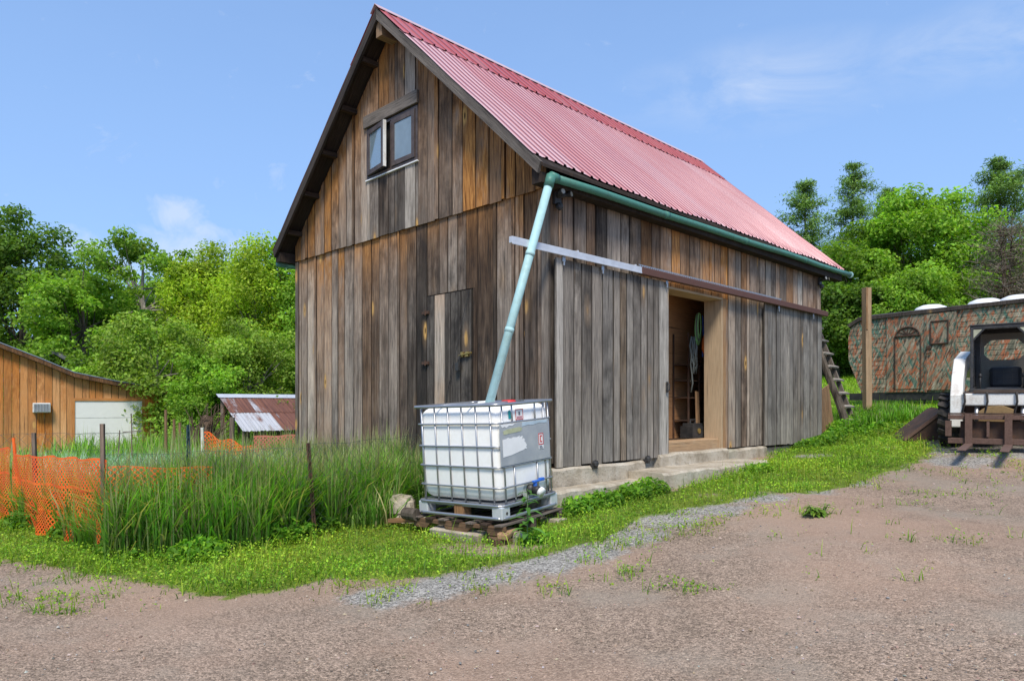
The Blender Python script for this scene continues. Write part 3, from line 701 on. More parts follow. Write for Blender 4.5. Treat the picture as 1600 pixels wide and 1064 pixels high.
# lower gable: tan on the left, greyer in the middle, nearly black beside the hatch and downspout
lt=[(0,.38),(.5,.34),(1.2,.31),(1.9,.30),(2.6,.31),(3.3,.34),(4.2,.50),(5.2,.62),(6.47,.66)]
lo_=[(0,.25),(1.,.10),(2.6,.06),(3.6,.22),(4.6,.34),(6.47,.42)]
ld=[(0,.45),(1.5,.6),(2.6,.55),(3.5,.5),(4.5,.35),(6.47,.25)]
def low_org(a,z,q): return lerp(lo_,a)*(.35+1.1*q)*(.55+.45*min(1,z/4))+math.exp(-(4.27-z)/.33)*(.4+.9*q)*1.1*(1 if (a>2.8 or a<.8) else .5)
def up_org(a,z,q):
    dr=(rooftop(a)-.2-z)/1.0
    return (math.exp(-max(dr,0)/.8)*(.35+1.3*q)*(1.3 if a>BW/2 else 1.15)+(.75 if q>.75 else .12)*(1 if abs(a-3.3)>.75 or z>6.2 else .2))*(.45 if 2.6<a<3.2 else 1)
ut=lambda a,z:lerp([(0,.36),(1.2,.36),(2,.46),(3.3,.52),(4.3,.46),(5.2,.30),(6.47,.26)],a)
HY0,HY1,HZ0,HZ1=1.42,2.45,1.02,3.12
WY0,WY1,WZ0,WZ1=2.62,4.0,5.2,6.03
gw=MB(); gw.box((.012,0,.2),(.05,BW,4.3),(.05,0,.6,1))
for a0,a1 in widths(0,BW,.18,.32,.14):
    bat=(a1-a0)<.11; cf=mkcol(lambda a,z:lerp(lt,a)+(.05 if not bat else .1),low_org,lambda a,z,q:lerp(ld,a)*(.4+.9*q))
    d=random.uniform(-.004,.006)+(.014 if bat else 0); g_=random.uniform(.008,.015)
    if a1>HY0+.03 and a0<HY1-.03:
        plank(gw,gfr,max(a0,HY0-.2)+g_/2,a1-g_/2,HZ1+.006,4.27,4.27,d,.022,cf); plank(gw,gfr,a0+g_/2,a1-g_/2,.25,HZ0-.01,HZ0-.01,d,.022,cf)
        if a0<HY0-.02: plank(gw,gfr,a0+g_/2,HY0-.008,HZ0-.01,HZ1+.006,HZ1+.006,d,.022,cf)
        if a1>HY1+.02: plank(gw,gfr,HY1+.008,a1-g_/2,HZ0-.01,HZ1+.006,HZ1+.006,d,.022,cf)
    else: plank(gw,gfr,a0+g_/2,a1-g_/2,.25+random.uniform(-.03,.03),4.27,4.27,d,.022,cf)
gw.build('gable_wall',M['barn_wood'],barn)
ug=MB(); ug.prism([(0,4.25),(BW,4.25),(BW,rooftop(BW)-.12),(BW/2,ZA-.12),(0,rooftop(0)-.12)],'x',.0,.03,(.05,0,.6,1))
for a0,a1 in widths(0,BW,.17,.31,.2):
    bat=(a1-a0)<.11; cf=mkcol(lambda a,z:ut(a,z)-(.0 if not bat else -.06),up_org,lambda a,z,q:(.25+.9*q)*(.8 if 2.6<a<4.2 else 1)*.75)
    d=.036+random.uniform(-.004,.006)+(.016 if bat else 0); g_=random.uniform(.008,.015); zb=4.215+random.uniform(-.009,.006)
    t0,t1=rooftop(a0)-.10,rooftop(a1)-.10
    parts=[(zb,t0,t1)]
    def up(a0,a1,zb,z0,z1): plank(ug,gfr,a0+g_/2,a1-g_/2,zb,z0,z1,d,.022,cf)
    if a0<BW/2<a1: segs_=[(a0,BW/2,t0,ZA-.1),(BW/2,a1,ZA-.1,t1)]
    else: segs_=[(a0,a1,t0,t1)]
    for (s0,s1,p0,p1) in segs_:
        c0,c1=max(s0,WY0),min(s1,WY1)
        if c1>c0+.01:
            up(c0,c1,zb,WZ0-.03,WZ0-.03); f=lambda a:p0+(p1-p0)*(a-s0)/(s1-s0); up(c0,c1,WZ1+.2,f(c0),f(c1))
            if s0<c0-.02: up(s0,c0,zb,p0,f(c0))
            if s1>c1+.02: up(c1,s1,zb,f(c1),p1)
        else: up(s0,s1,zb,p0,p1)
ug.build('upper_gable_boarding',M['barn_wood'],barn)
# corner boards, window lintel
cb=MB()
plank(cb,gfr,-.035,.09,.45,4.2,4.2,.034,.03,lambda a,z:(.5,.08,.25,1)); cb.build('corner_board',M['barn_wood'],barn); cb=MB(); plank(cb,gfr,BW-.09,BW+.01,.2,4.2,4.2,.03,.03,lambda a,z:(.42,.05,.3,1))
cb.build('corner_board',M['barn_wood'],barn)
li=MB(); li.box((-.085,WY0-.02,WZ1+.02),(-.03,WY1+.06,WZ1+.22),(.42,.05,.2,1)); li.build('window_lintel',M['grey_wood'],barn,bevel=.006)
# window: dark frame, fixed sash, open sash
wf=MB()
for lo,hi in [((-.055,WY0,WZ0-.0),(.03,WY0+.05,WZ1)),((-.055,WY1-.05,WZ0),(.03,WY1,WZ1)),((-.055,WY0+.05,WZ1-.045),(.03,WY1-.05,WZ1)),((-.055,WY0+.05,WZ0),(.03,WY1-.05,WZ0+.045)),((-.05,3.28,WZ0+.045),(.03,3.34,WZ1-.045))]: wf.box(lo,hi)
win=wf.build('window',M['window_frame'],barn,bevel=.004)
sl_=MB(); sl_.box((-.068,WY0-.01,WZ0-.028),(-.03,WY1+.02,WZ0-.006)); sl_.build('sill',M['paper'],win,bevel=.003)
def sash(name,y0,y1,parent,M_=None):
    s_=MB(); z0,z1=WZ0+.05,WZ1-.05; w_=.075
    for lo,hi in [((-.022,y0,z0),(.022,y0+w_,z1)),((-.022,y1-w_,z0),(.022,y1,z1)),((-.022,y0+w_,z1-w_),(.022,y1-w_,z1)),((-.022,y0+w_,z0),(.022,y1-w_,z0+w_))]: s_.box(lo,hi,M=M_)
    o=s_.build(name,M['window_frame'],parent,bevel=.003)
    return o
s1=sash('fixed_sash',2.68,3.275,win); s1.location=(-.05,0,0)
p=MB(); p.box((-.062,2.75,WZ0+.12),(-.052,3.2,WZ1-.12)); p.build('pane',M['glass'],win)
hin=Matrix.Translation(Vector((-.06,3.945,0)))@Matrix.Rotation(R(-9),4,'Z')@Matrix.Translation(Vector((0,-3.945,0)))
s2=sash('open_sash',3.345,3.945,win,hin)
p=MB(); p.box((-.005,3.42,WZ0+.12),(.005,3.87,WZ1-.12),M=hin); p.build('pane',M['sash_glass'],win)
p=MB(); p.box((-.02,3.325,WZ0+.05),(.028,3.3445,WZ1-.05),M=hin); p.build('sash_edge',M['white_paint'],win)
# hatch in the gable with hinges, bolt and padlock
ht=MB(); k=0
for a0,a1 in [(HY0+.012,1.66),(1.665,1.90),(1.905,2.02),(2.025,2.26),(2.265,HY1-.012)]:
    tn,og=((.28,.03),(.27,.02),(.34,.05),(.8,.6),(.30,.04))[k]; k+=1
    plank(ht,gfr,a0,a1,HZ0,HZ1-.012,HZ1-.012,.012,.03,mkcol(lambda a,z:tn,lambda a,z,q:og*(.6+.4*math.sin(z*2)),lambda a,z,q:.75 if tn<.5 else .05,.03))
hatch=ht.build('hatch_door',M['barn_wood'],barn)
for z in (2.87,2.12):
    h_=MB(); h_.box((-.045,2.38,z-.022),(-.012,2.53,z+.022)); h_.tube([(-.045,2.44,z-.04),(-.045,2.44,z+.04)],.012); h_.build('hinge',M['rust_dark'],hatch,bevel=.003)
b_=MB(); b_.tube([(-.045,1.40,2.22),(-.045,1.66,2.19)],.014); b_.box((-.05,1.47,2.17),(-.012,1.53,2.24)); b_.box((-.05,1.58,2.17),(-.012,1.63,2.24)); b_.build('bolt',M['brass'],hatch,bevel=.003)
b_=MB(); b_.tube([(-.06,1.62,2.2),(-.075,1.64,2.13),(-.075,1.66,2.08)],.008); b_.box((-.09,1.63,1.98),(-.05,1.70,2.09)); b_.build('padlock',M['black_metal'],hatch,bevel=.006)
b_=MB(); b_.tube([(-.04,1.45,3.08),(-.05,1.62,2.6),(-.045,1.75,2.2),(-.04,1.92,1.7),(-.035,2.0,1.4)],.004,5); b_.build('pull_wire',M['black_metal'],hatch)

# long wall above and between the sliding doors
OS0,OS1,OZ0,OZ1=2.60,4.30,.78,3.26
lw_t=lambda a,z:lerp([(0,.42),(1.5,.40),(2.2,.36),(3,.58),(4.5,.5),(5.5,.58),(8.55,.66)],a)
def lw_o(a,z,q):
    base=lerp([(0,.45 if z>3.6 else .12),(.8,.22),(1.6,.15),(2.4,.5),(3.4,.95),(4.4,.7),(5.5,.45),(7,.35),(8.55,.28)],a)
    return base*(.15+1.5*q)*(1.0 if z>3.2 else .35)
wl=MB()
wl.box((0.04,.012,.3),(OS0-.02,.05,4.3),(.05,0,.6,1)); wl.box((OS1+.15,.012,.3),(BL,.05,4.3),(.05,0,.6,1)); wl.box((OS0-.02,.012,OZ1+.06),(OS1+.15,.05,4.3),(.05,0,.6,1))
for a0,a1 in widths(-.0,BL,.17,.33,.08):
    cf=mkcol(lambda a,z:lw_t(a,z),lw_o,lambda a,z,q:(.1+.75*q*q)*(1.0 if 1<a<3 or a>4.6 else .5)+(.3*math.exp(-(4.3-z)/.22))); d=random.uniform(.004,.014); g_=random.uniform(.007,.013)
    zb=.76; A,B=a0+g_/2,a1-g_/2
    if a1>OS0 and a0<OS1+.14:
        plank(wl,lfr,A,B,OZ1+.03,4.36,4.36,d,.022,cf)
        if a0<OS0-.03: plank(wl,lfr,A,OS0,zb,OZ1+.03,OZ1+.03,d,.022,cf)
        if a1>OS1+.17: plank(wl,lfr,OS1+.14,B,zb,OZ1+.03,OZ1+.03,d,.022,cf)
    else: plank(wl,lfr,A,B,zb,4.36,4.36,d,.022,cf)
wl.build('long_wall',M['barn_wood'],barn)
# the two walls out of sight from the drive
bk=MB()
for a0,a1 in widths(0,BW,.2,.3):
    t0,t1=rooftop(a0)-.1,rooftop(a1)-.1
    cf=mkcol(lambda a,z:.5,lambda a,z,q:.3*q,lambda a,z,q:.4*q)
    if a0<BW/2<a1: plank(bk,lambda a,d,z:(BL+d,a,z),a0,BW/2,.4,t0,ZA-.1,0,.025,cf); plank(bk,lambda a,d,z:(BL+d,a,z),BW/2,a1,.4,ZA-.1,t1,0,.025,cf)
    else: plank(bk,lambda a,d,z:(BL+d,a,z),a0+.003,a1-.003,.4,t0,t1,0,.025,cf)
bk.box((BL-.06,0,.4),(BL-.03,BW,4.3),(.1,0,.5,1)); bk.build('end_wall',M['barn_wood'],barn)
bk=MB()
for a0,a1 in widths(0,BL,.2,.3): plank(bk,lambda a,d,z:(a,BW+d,z),a0+.003,a1-.003,.1,4.36,4.36,0,.025,mkcol(lambda a,z:.5,lambda a,z,q:.3*q,lambda a,z,q:.4*q))
bk.box((0,BW-.06,.1),(BL,BW-.03,4.3),(.1,0,.5,1)); bk.build('rear_wall',M['barn_wood'],barn)
# door casing
jb=MB()
jb.box((OS1,-.03,.76),(OS1+.035,.30,OZ1),(.7,.1,.05,1)); jb.box((OS0-.03,.0,.76),(OS0,.30,OZ1),(.5,.1,.05,1)); jb.box((OS0-.03,-.03,OZ1),(OS1+.035,.30,OZ1+.035),(.75,.15,.05,1))
jb.box((OS1+.035,-.032,.74),(OS1+.14,.02,OZ1+.03),(.35,.55,.1,1))
frame=jb.build('door_frame',M['pale_wood'],barn,bevel=.003)
th=MB(); th.box((OS0,.02,.74),(OS1-.002,.30,.93),(.75,.45,.05,1)); th.build('threshold',M['pale_wood'],frame,bevel=.012)
hd=MB()
for a0,a1 in widths(OS0+.02,OS1+.02,.2,.35): plank(hd,lfr,a0+.003,a1-.003,OZ1+.012,OZ1+.10,OZ1+.10,.024,.02,mkcol(lambda a,z:.5,lambda a,z,q:.6+.4*q,lambda a,z,q:.1))
hd.build('head_board',M['barn_wood'],frame)
# sliding doors hanging from the track
def slider(name,s0,s1,z0,z1,d,first_pale,tone,label):
    m=MB(); m.box((s0+.01,-d+.014,z0+.01),(s1-.01,-d+.03,z1-.02),(.05,0,.6,1)); ws_=widths(s0,s1,.13,.24) if first_pale else widths(s0,s1,.12,.20)
    for i,(a0,a1) in enumerate(ws_):
        if first_pale and i==0: a1=ws_[0][1]
        cf=mkcol(lambda a,z:tone+(.1 if z<1.15 else 0),lambda a,z,q:(.12*q if q<.9 else .3),lambda a,z,q:.75*q*(.45 if z<1.1 else 1),.13)
        if first_pale and i==0: cf=mkcol(lambda a,z:.97,lambda a,z,q:.16*math.exp(-(z-.7)/.9),lambda a,z,q:0,.01)
        if first_pale and i==len(ws_)-1: cf=mkcol(lambda a,z:.82,lambda a,z,q:.0,lambda a,z,q:.1,.01)
        plank(m,lfr,a0+.005,a1-.005,z0+random.uniform(-.012,.012),z1,z1,d+(.012 if first_pale and i==0 else 0)+random.uniform(-.003,.004),.024,cf)
    return tag(m.build(name,M['door_wood'],barn),label)
d1=slider('sliding_door',.03,2.60,.72,3.33,.085,True,.48,'grey plank sliding door left of the doorway')
d2=slider('sliding_door',5.80,8.44,.74,3.36,.075,False,.58,'grey plank sliding door right of the doorway')
for d_,ss in ((d1,(.16,.95,2.5)),(d2,(6.3,7.9))):
    for s in ss:
        h=MB(); h.box((s-.028,-.122,3.29),(s+.028,-.108,3.36)); h.box((s-.012,-.127,3.24),(s+.012,-.109,3.29)); h.build('hanger',M['steel'],d_,bevel=.003)
for s in (.75,1.95):
    h=MB(); h.box((s-.05,-.15,.66),(s+.05,-.10,.72)); h.rock((s,-.15,.72),(.05,.05,.05)); h.build('floor_guide',M['black_metal'],d1)
h=MB(); h.box((2.5,-.12,1.68),(2.53,-.10,1.84)); h.tube([(2.515,-.12,1.7),(2.515,-.15,1.72),(2.515,-.15,1.8),(2.515,-.12,1.82)],.008); h.build('handle',M['black_metal'],d1)
tr_=MB(); tr_.box((-.79,-.155,3.37),(1.8,-.10,3.445)); tr_.box((-.79,-.158,3.352),(1.8,-.15,3.376))
track=tr_.build('silver_track',M['silver'],barn,bevel=.004)
for s in (.45,1.72): h=MB(); h.box((s-.012,-.11,3.446),(s+.012,-.03,3.478)); h.build('bracket',M['silver'],track,bevel=.003)
tr_=MB(); tr_.box((1.80,-.16,3.345),(8.56,-.09,3.45)); btr=tr_.build('brown_track',M['rail_brown'],barn,bevel=.01)
tr_=MB()
s=1.82
while s<6.4: tr_.box((s,-.105,3.462),(s+.028,-.095,3.484)); s+=.055
tr_.box((1.8,-.10,3.4845),(6.45,-.094,3.494)); tr_.box((1.8,-.106,3.4505),(6.45,-.094,3.4615)); tr_.build('punched_strip',M['steel'],btr)
# foundation and roof timbers
fd_=MB()
def lump(lo,hi,seg=10):
    """cast block with slightly irregular top edge"""
    V=[];Fs=[]
    for i in range(seg+1):
        x_=lo[0]+(hi[0]-lo[0])*i/seg; e=random.uniform(-.012,.012); e2=random.uniform(-.015,.01); 
        V+= [(x_,hi[1],lo[2]),(x_,lo[1]+e2,lo[2]),(x_,lo[1]+e2+.005,hi[2]-.03+e),(x_,lo[1]+.035+e2,hi[2]+e*.6),(x_,hi[1],hi[2]+e*.6)]
    for i in range(seg):
        for k in range(4): Fs.append((i*5+k,(i+1)*5+k,(i+1)*5+k+1,i*5+k+1))
    Fs.append((4,3,2,1,0)); b=seg*5; Fs.append((b,b+1,b+2,b+3,b+4)); return V,Fs
fd_.add(*lump((-.05,-.13,.1),(1.92,.06,.70)))
fd_.add(*lump((4.32,-.10,.3),(5.86,.06,.735))); fd_.add(*lump((5.86,.0,.3),(8.5,.06,.72))); fd_.box((-.06,-.0,-.2),(.1,BW,.30)); fd_.box((1.92,0,.2),(4.32,.06,.74))
fnd=fd_.build('foundation',M['concrete'],barn,smooth=False)
fl=MB(); fl.box((.1,.3,.8),(BL-.1,BW-.1,.9),(.3,.1,.3,1)); fl.build('floor',M['dark_wood'],barn)
rb=MB(); rb.box((-OVF+.03,BW/2-.075,ZA-.42),(BL+.3,BW/2+.075,ZA-.17),(.75,.12,.1,1)); rb.build('ridge_beam',M['brown_wood'],barn,bevel=.006)
for sgn in (-1,1):
    for y0 in np.linspace(.5,3.0,5):
        yc=BW/2+sgn*y0; rk=MB(); rk.box((-OVF+.04,yc-.05,rooftop(yc)-.17),(.02,yc+.05,rooftop(yc)-.09),(.3,.1,.3,1)); rk.build('purlin_end',M['dark_wood'],barn)
# roof sheets
X0,X1=-OVF-.03,BL+OVB
def roof_side(name,sg,course):
    """corrugated sheet course; sg -1 = side over the sliding doors"""
    mb=MB(); up_=course=='upper'
    pitch=.229 if up_ else .152; hh=.026 if up_ else .019
    xs_=[];x=X0
    while x<X1-1e-6:
        for fx,k in ((0,0),(.30,0),(.36,.9),(.5,1),(.62,.95),(.68,.0)) if not up_ else ((0,0),(.40,0),(.44,.9),(.5,1),(.56,.95),(.60,.0)): 
            if x+fx*pitch<=X1: xs_.append((x+fx*pitch,k))
        x+=pitch
    D=BW/2+OVE; ta,tb=(0.015,.205) if up_ else (.175,1.0)
    rows=4 if up_ else 14; V=[];C=[];U=[]
    nl=math.hypot(1,SLP); pan=[random.uniform(-1,1) for _ in range(60)]
    for j in range(rows+1):
        t=ta+(tb-ta)*j/rows
        for (x_,k) in xs_:
            sh=int((x_-X0)/.92); tt=t
            if j==rows: tt=t+pan[sh]*.006+ (0 if up_ else .004*math.sin(x_*3.1))-( .03*max(0,1-(x_-X0)/1.6) if not up_ and sg<0 else 0)
            y=BW/2+sg*D*tt; z=ZA-(D*tt)*SLP+.012+(.022 if up_ else 0)+k*hh+ .006*math.sin(x_*1.7+j*.9)*(0 if up_ else 1)+(.012*(random.random()-.3) if j==rows else 0)
            V.append((x_,y,z)); C.append((1. if up_ else .30+.34*pan[sh],.95 if k>=.9 else (.12 if up_ else .0),0,1)); U.append((x_+sh*3.1,t*5))
    n=len(xs_); Fs=[];UV=[]
    for j in range(rows):
        for i in range(n-1):
            f=(j*n+i,j*n+i+1,(j+1)*n+i+1,(j+1)*n+i); f=f if sg>0 else f[::-1]
            Fs.append(f); UV.append([U[q_] for q_ in f])
    mb.add(V,Fs,UV,C)
    return mb.build(name,M['roof'],barn)
rf=MB()
for sg in (-1,1):       # dark deck boards under the tin
    D=BW/2+OVE
    rf.prism([(BW/2,ZA-.01),(BW/2+sg*D,ZE-.01),(BW/2+sg*D,ZE-.05),(BW/2,ZA-.05)],'x',X0+.03,X1-.04,(.3,.05,.5,1))
rf.build('roof_deck',M['dark_wood'],barn)
roof_side('lower_roof_sheet',-1,'lower'); roof_side('upper_roof_sheet',-1,'upper')
roof_side('lower_roof_sheet',1,'lower'); roof_side('upper_roof_sheet',1,'upper')
rc=MB()
for sg in (-1,1): rc.prism([(BW/2,ZA+.065),(BW/2+sg*.12,ZA+.065-.12*SLP),(BW/2+sg*.12,ZA+.06-.12*SLP),(BW/2,ZA+.055)],'x',X0-.02,X1+.01)
rc.build('ridge_cap',M['roof_cap'],barn)
for sg in (-1,1):       # rake boards
    for xa,xb,nm in ((-OVF-.02,-OVF+.025,'rake_board'),(BL+OVB-.06,BL+OVB-.02,'rake_board')):
        f=MB(); D=BW/2+OVE
        f.prism([(BW/2+sg*.002,ZA-.0),(BW/2+sg*(D-.02),ZE+.01),(BW/2+sg*(D-.07),ZE-.115),(BW/2+sg*.002,ZA-.175)],'x',xa,xb)
        V=f.v; f.uv=[]
        for fc in f.f:
            for k_ in fc:
                x_,y_,z_=V[k_]; f.uv.append((z_+abs(y_-BW/2)*SLP+x_,abs(y_-BW/2)*1.36+sg*9))
        f.c=[(.33 if sg<0 else .22,.03,.2,1)]*len(f.v)
        tag(f.build(nm,M['grey_wood'] if sg<0 else M['rot_board'],barn),None)
ef=MB(); ef.prism([(-.03,ZE-.02),(-.19,ZE-.10),(-.19,ZE-.22),(-.03,ZE-.22)],'x',-OVF+.03,BL+OVB-.05,(.2,.05,.6,1)); ef.build('eave_board',M['dark_wood'],barn)
ef=MB(); ef.prism([(BW+.03,ZE-.02),(BW+.19,ZE-.10),(BW+.19,ZE-.2),(BW+.03,ZE-.2)],'x',-OVF+.03,BL+OVB-.05,(.2,.05,.6,1)); ef.build('eave_board',M['dark_wood'],barn)
# gutter (old plastic pipe) and the downspout into the tank
gt=MB(); pts=[(-.2+i*9.77/12,-.235-.01*math.sin(i),4.235+.008*i*1.1+.006*math.sin(i*1.7)) for i in range(13)]
gt.tube(pts,.05,14); 
for i in (3,6,9): 
    p0,p1=Vector(pts[i]),Vector(pts[i+1]); gt.tube([p0,p0+(p1-p0)*.12],.055,14)
gut=gt.build('gutter',M['gutter'],barn,smooth=True)
g2=MB(); g2.tube([(9.57,-.235,4.34),(9.60,-.235,4.345)],.068,14); g2.build('end_cap',M['spout'],gut)
g2=MB(); g2.tube([(8.4+0.0,BW+.2,4.2),(-.3,BW+.2,4.17)],.06,12); g2.build('gutter',M['gutter'],barn,smooth=True)
spA=bw(-.22,-.235,4.22); spB=at(762,640,7.93)
inv=Matrix.Translation(BO)@Matrix.Rotation(TH,4,'Z'); inv=inv.inverted()
a_,b_=inv@spA,inv@spB
ds=MB(); ds.tube([a_+(b_-a_)*.025,b_],.051,18); [ds.tube([a_+(b_-a_)*f,a_+(b_-a_)*(f+.018)],.056,18) for f in (.33,.66)]; dsp=ds.build('downspout',M['spout'],barn,smooth=True)
ds=MB(); ds.tube([a_+(a_-b_)*.012,a_+(b_-a_)*.04],.06,18); ds.tube([a_+Vector((.0,0,.025)),a_+Vector((.12,0,.018))],.057,14); ds.build('elbow',M['gutter'],dsp,smooth=True)
# flood lights under the eave
M['lamp_lens']=simple('lamp_lens',(.34,.32,.26),.3)
def flood(s,z,t=-.02,sgn=1):
    f=MB(); f.box((s-.06,t-.04,z-.09),(s+.06,t,z+.06)); f.tube([(s,t-.03,z),(s-.05,t-.12,z+.03)],.02); f.tube([(s,t-.03,z),(s+.08,t-.12,z+.03)],.02); f.rock((s,t-.06,z-.12),(.05,.05,.05))
    f.tube([(s-.05,t-.10,z+.03),(s-.06,t-.17,z+.035)],[.026,.04],12); f.tube([(s+.08,t-.10,z+.03),(s+.10,t-.17,z+.035)],[.026,.04],12)
    o=f.build('flood_light',M['black_metal'],barn)
    for dx in (-.06,.10):
        f=MB(); f.tube([(s+dx,t-.168,z+.035),(s+dx*1.02,t-.175,z+.036)],.030,12); f.build('lens',M['lamp_lens'],o)
flood(.12,4.10); flood(8.42,4.09)
# inner lining of the doorway
ip=MB()
ip.box((2.2,.92,.9),(8.0,.95,4.3),(.6,.2,.1,1)); ip.box((2.5,.30,.9),(2.53,.92,4.3),(.5,.2,.3,1)); ip.box((2.2,.06,OZ1+.3),(8,.92,OZ1+.33),(.4,0,.2,1)); ip.box((6.6,.3,.9),(6.63,.92,4.3),(.4,.2,.3,1))
ip.build('inner_lining',M['ply'],barn)

# ---- things inside the doorway
def inside(px,py,t): s,z=lw(px,py,t); return bw(s,t,z)
Rb=(0,0,TH)
# steel shelf rack
s0,_=lw(1064,600,.75); s1=s0+1.5
sh=thing('shelf_rack',bw(s0,.60,.9),Rb,'thin dark steel shelf rack inside the barn doorway','rack')
m=MB()
for x_ in (0,1.5):
    for y_ in (0,.3): m=MB(); m.box((x_-.012,y_-.012,0),(x_+.012,y_+.012,1.85)); m.build('leg',M['rust_dark'],sh)
for z_ in (.32,.72,1.02,1.30):
    m=MB(); m.box((0,-.0,z_-.01),(1.5,.3,z_+.01)); m.build('shelf',M['rust_dark'],sh)
m=MB(); m.box((.35,-.012,0),(.372,.012,1.3)); m.build('upright',M['rust_dark'],sh)
# battery box / compressor on the floor
p=inside(1079,665,.62); bx=thing('tool_case',bw(lw(1079,665,.5)[0],.46,.93),Rb,'small black tool case with a dial standing on the barn threshold','tool case')
m=MB(); m.box((-.2,-.12,0),(.2,.12,.2)); m.box((-.16,-.10,.2),(.16,.1,.25)); m.tube([(-.08,0,.25),(-.08,0,.31),(.08,0,.31),(.08,0,.25)],.014); m.build('case',M['black_metal'],bx,bevel=.012)
m=MB(); m.tube([(0,-.12,.12),(0,-.135,.12)],.045,14); m.build('dial',M['brass'],bx)
# leaning plank
s_,z_=lw(1092,640,.5)
m=MB(); m.box((-.05,-.012,0),(.05,.012,.82),(.8,.3,0,1)); o=m.build('loose_board',M['brown_wood'],None,bevel=.003); o.location=bw(s_-.02,.5,.92); o.rotation_euler=(R(-6),R(7),TH); tag(o,'short pale board leaning on the doorway jamb inside','board')
# hanging hoses and straps
s_,z_=lw(1092,510,.42)
hz=thing('hose_coil',bw(s_,.42,3.08),Rb,'coil of green hose hanging high inside the doorway','hose')
for k in range(5):
    m=MB(); rx,rz=.05+.010*k,.20+.018*k; ox=random.uniform(-.02,.02)
    m.tube([(ox+rx*math.sin(a),-.02+.012*k,-rz+rz*math.cos(a)) for a in np.linspace(0,2*math.pi,22)],.011,7); m.build('loop',M['hose_green'] if k!=2 else M['gardenhose'],hz,smooth=True)
hz=thing('blue_cable',bw(lw(1098,500,.40)[0],.40,3.05),Rb,'blue cable hanging beside the green hose coil','cable')
m=MB()
for k in range(3): m.tube([(.02*k,0.012*k,0),(.03+.02*k,0.01*k,-.4),(.01*k,.01*k,-.72)],.012,7)
m.build('strand',M['hose_blue'],hz,smooth=True)
s_,_=lw(1098,525,.41)
m=MB(); m.tube([(0,0,.16),(0,0,.05),(0.01,0,-.08),(.0,0,-.16)],[.018,.05,.06,.03],10); o=m.build('orange_float',M['cord_orange'],None,smooth=True); o.location=bw(s_,.37,2.55); o.rotation_euler=Rb; tag(o,'bright orange float hanging below the hoses in the doorway','float')
s_,_=lw(1087,560,.45); st=thing('strap_bundle',bw(s_,.48,2.45),Rb,'bundle of grey straps and ropes hanging under the hose coil','straps')
m=MB()
for k in range(9):
    x_=random.uniform(-.12,.10); pts=[(x_+random.uniform(-.03,.03),random.uniform(-.03,.03),.22-i*.16) for i in range(random.randint(4,7))]; m.tube(pts,random.uniform(.008,.02),6)
m.build('strap',M['gardenhose'],st,smooth=True)

# ---- concrete outside the wall
m=MB(); m.add(*lump((-.55,-.40,-.1),(1.72,-.135,.475),14)); o=m.build('concrete_ledge',M['concrete']); o.location=BO; o.rotation_euler=Rb; tag(o,'low concrete footing ledge along the barn wall by the tank','ledge')
m=MB(); m.add(*lump((1.50,-.72,.1),(4.55,-.135,.585),16)); o=m.build('concrete_step',M['concrete']); o.location=BO; o.rotation_euler=Rb; tag(o,'long flat concrete slab step in front of the barn doorway','step')
m=MB(); m.add(*lump((2.3,-.134,.3),(4.34,.0,.765),8)); o=m.build('door_step',M['concrete']); o.location=BO; o.rotation_euler=Rb; tag(o,'rough concrete sill step directly under the open doorway','step')
# ------------------------------------------------------------------ caged water tank and what it stands on
TA=R(52); U2=Vector((math.cos(TA),math.sin(TA),0)); V2=Vector((-U2.y,U2.x,0)); TF=Vector((-.10,7.2,0))
TC=TF+U2*.5+V2*.6
tank=thing('water_tank',(TC.x,TC.y,.315),(-.022,-.056,TA),'white plastic cube water tank in a galvanised cage under the downspout','water tank')
def rbox(hx,hy,z0,z1,r,n=5,bul=.012):
    """rounded box with gently bulging sides"""
    V=[];Fs=[]; rows=[]
    prof=[]
    for i in range(n+1): a=math.pi/2*i/n; prof.append((r*(1-math.sin(a)),z0+r*(1-math.cos(a))))
    prof=prof[::1]
    ring=[]
    for k in range(4):
        cx=(1,-1,-1,1)[k];cy=(1,1,-1,-1)[k]
        for i in range(n+1):
            a=math.pi/2*(k+i/n); ring.append((cx*(hx-r)+r*math.cos(a),cy*(hy-r)+r*math.sin(a),math.cos(a),math.sin(a)))
    lv=[(.0+r*(1-math.sin(math.pi/2*i/n)),z0+r*(1-math.cos(math.pi/2*i/n))) for i in range(n+1)]
    mid=[(0-bul*math.sin(math.pi*j/6),z0+r+(z1-z0-2*r)*j/6) for j in range(1,6)]
    tp=[(r*(1-math.cos(math.pi/2*i/n)),z1-r+r*math.sin(math.pi/2*i/n)) for i in range(n+1)]
    lv=lv+mid+tp
    for ins,z in lv:
        for (x,y,nx_,ny_) in ring: V.append((x-ins*(1 if abs(nx_)>.0 else 0)*math.copysign(1,x)*min(1,abs(x)/hx*1.0),y-ins*math.copysign(1,y)*min(1,abs(y)/hy),z))
    m=len(ring)
    for j in range(len(lv)-1):
        for i in range(m): Fs.append((j*m+i,j*m+(i+1)%m,(j+1)*m+(i+1)%m,(j+1)*m+i))
    Fs.append(tuple(range(m))[::-1]); Fs.append(tuple((len(lv)-1)*m+i for i in range(m)))
    return V,Fs
tank.scale=(1,1,1.055)
m=MB(); m.add(*rbox(.475,.575,.165,1.12,.10)); bot=m.build('bottle',M['white_plastic'],tank,smooth=True)
m=MB(); m.lathe([(.0,1.16),(.10,1.16),(.105,1.15),(.105,1.10)],20,M=Matrix.Translation(Vector((.12,.05,0)))); m.build('fill_neck',M['white_plastic'],bot)
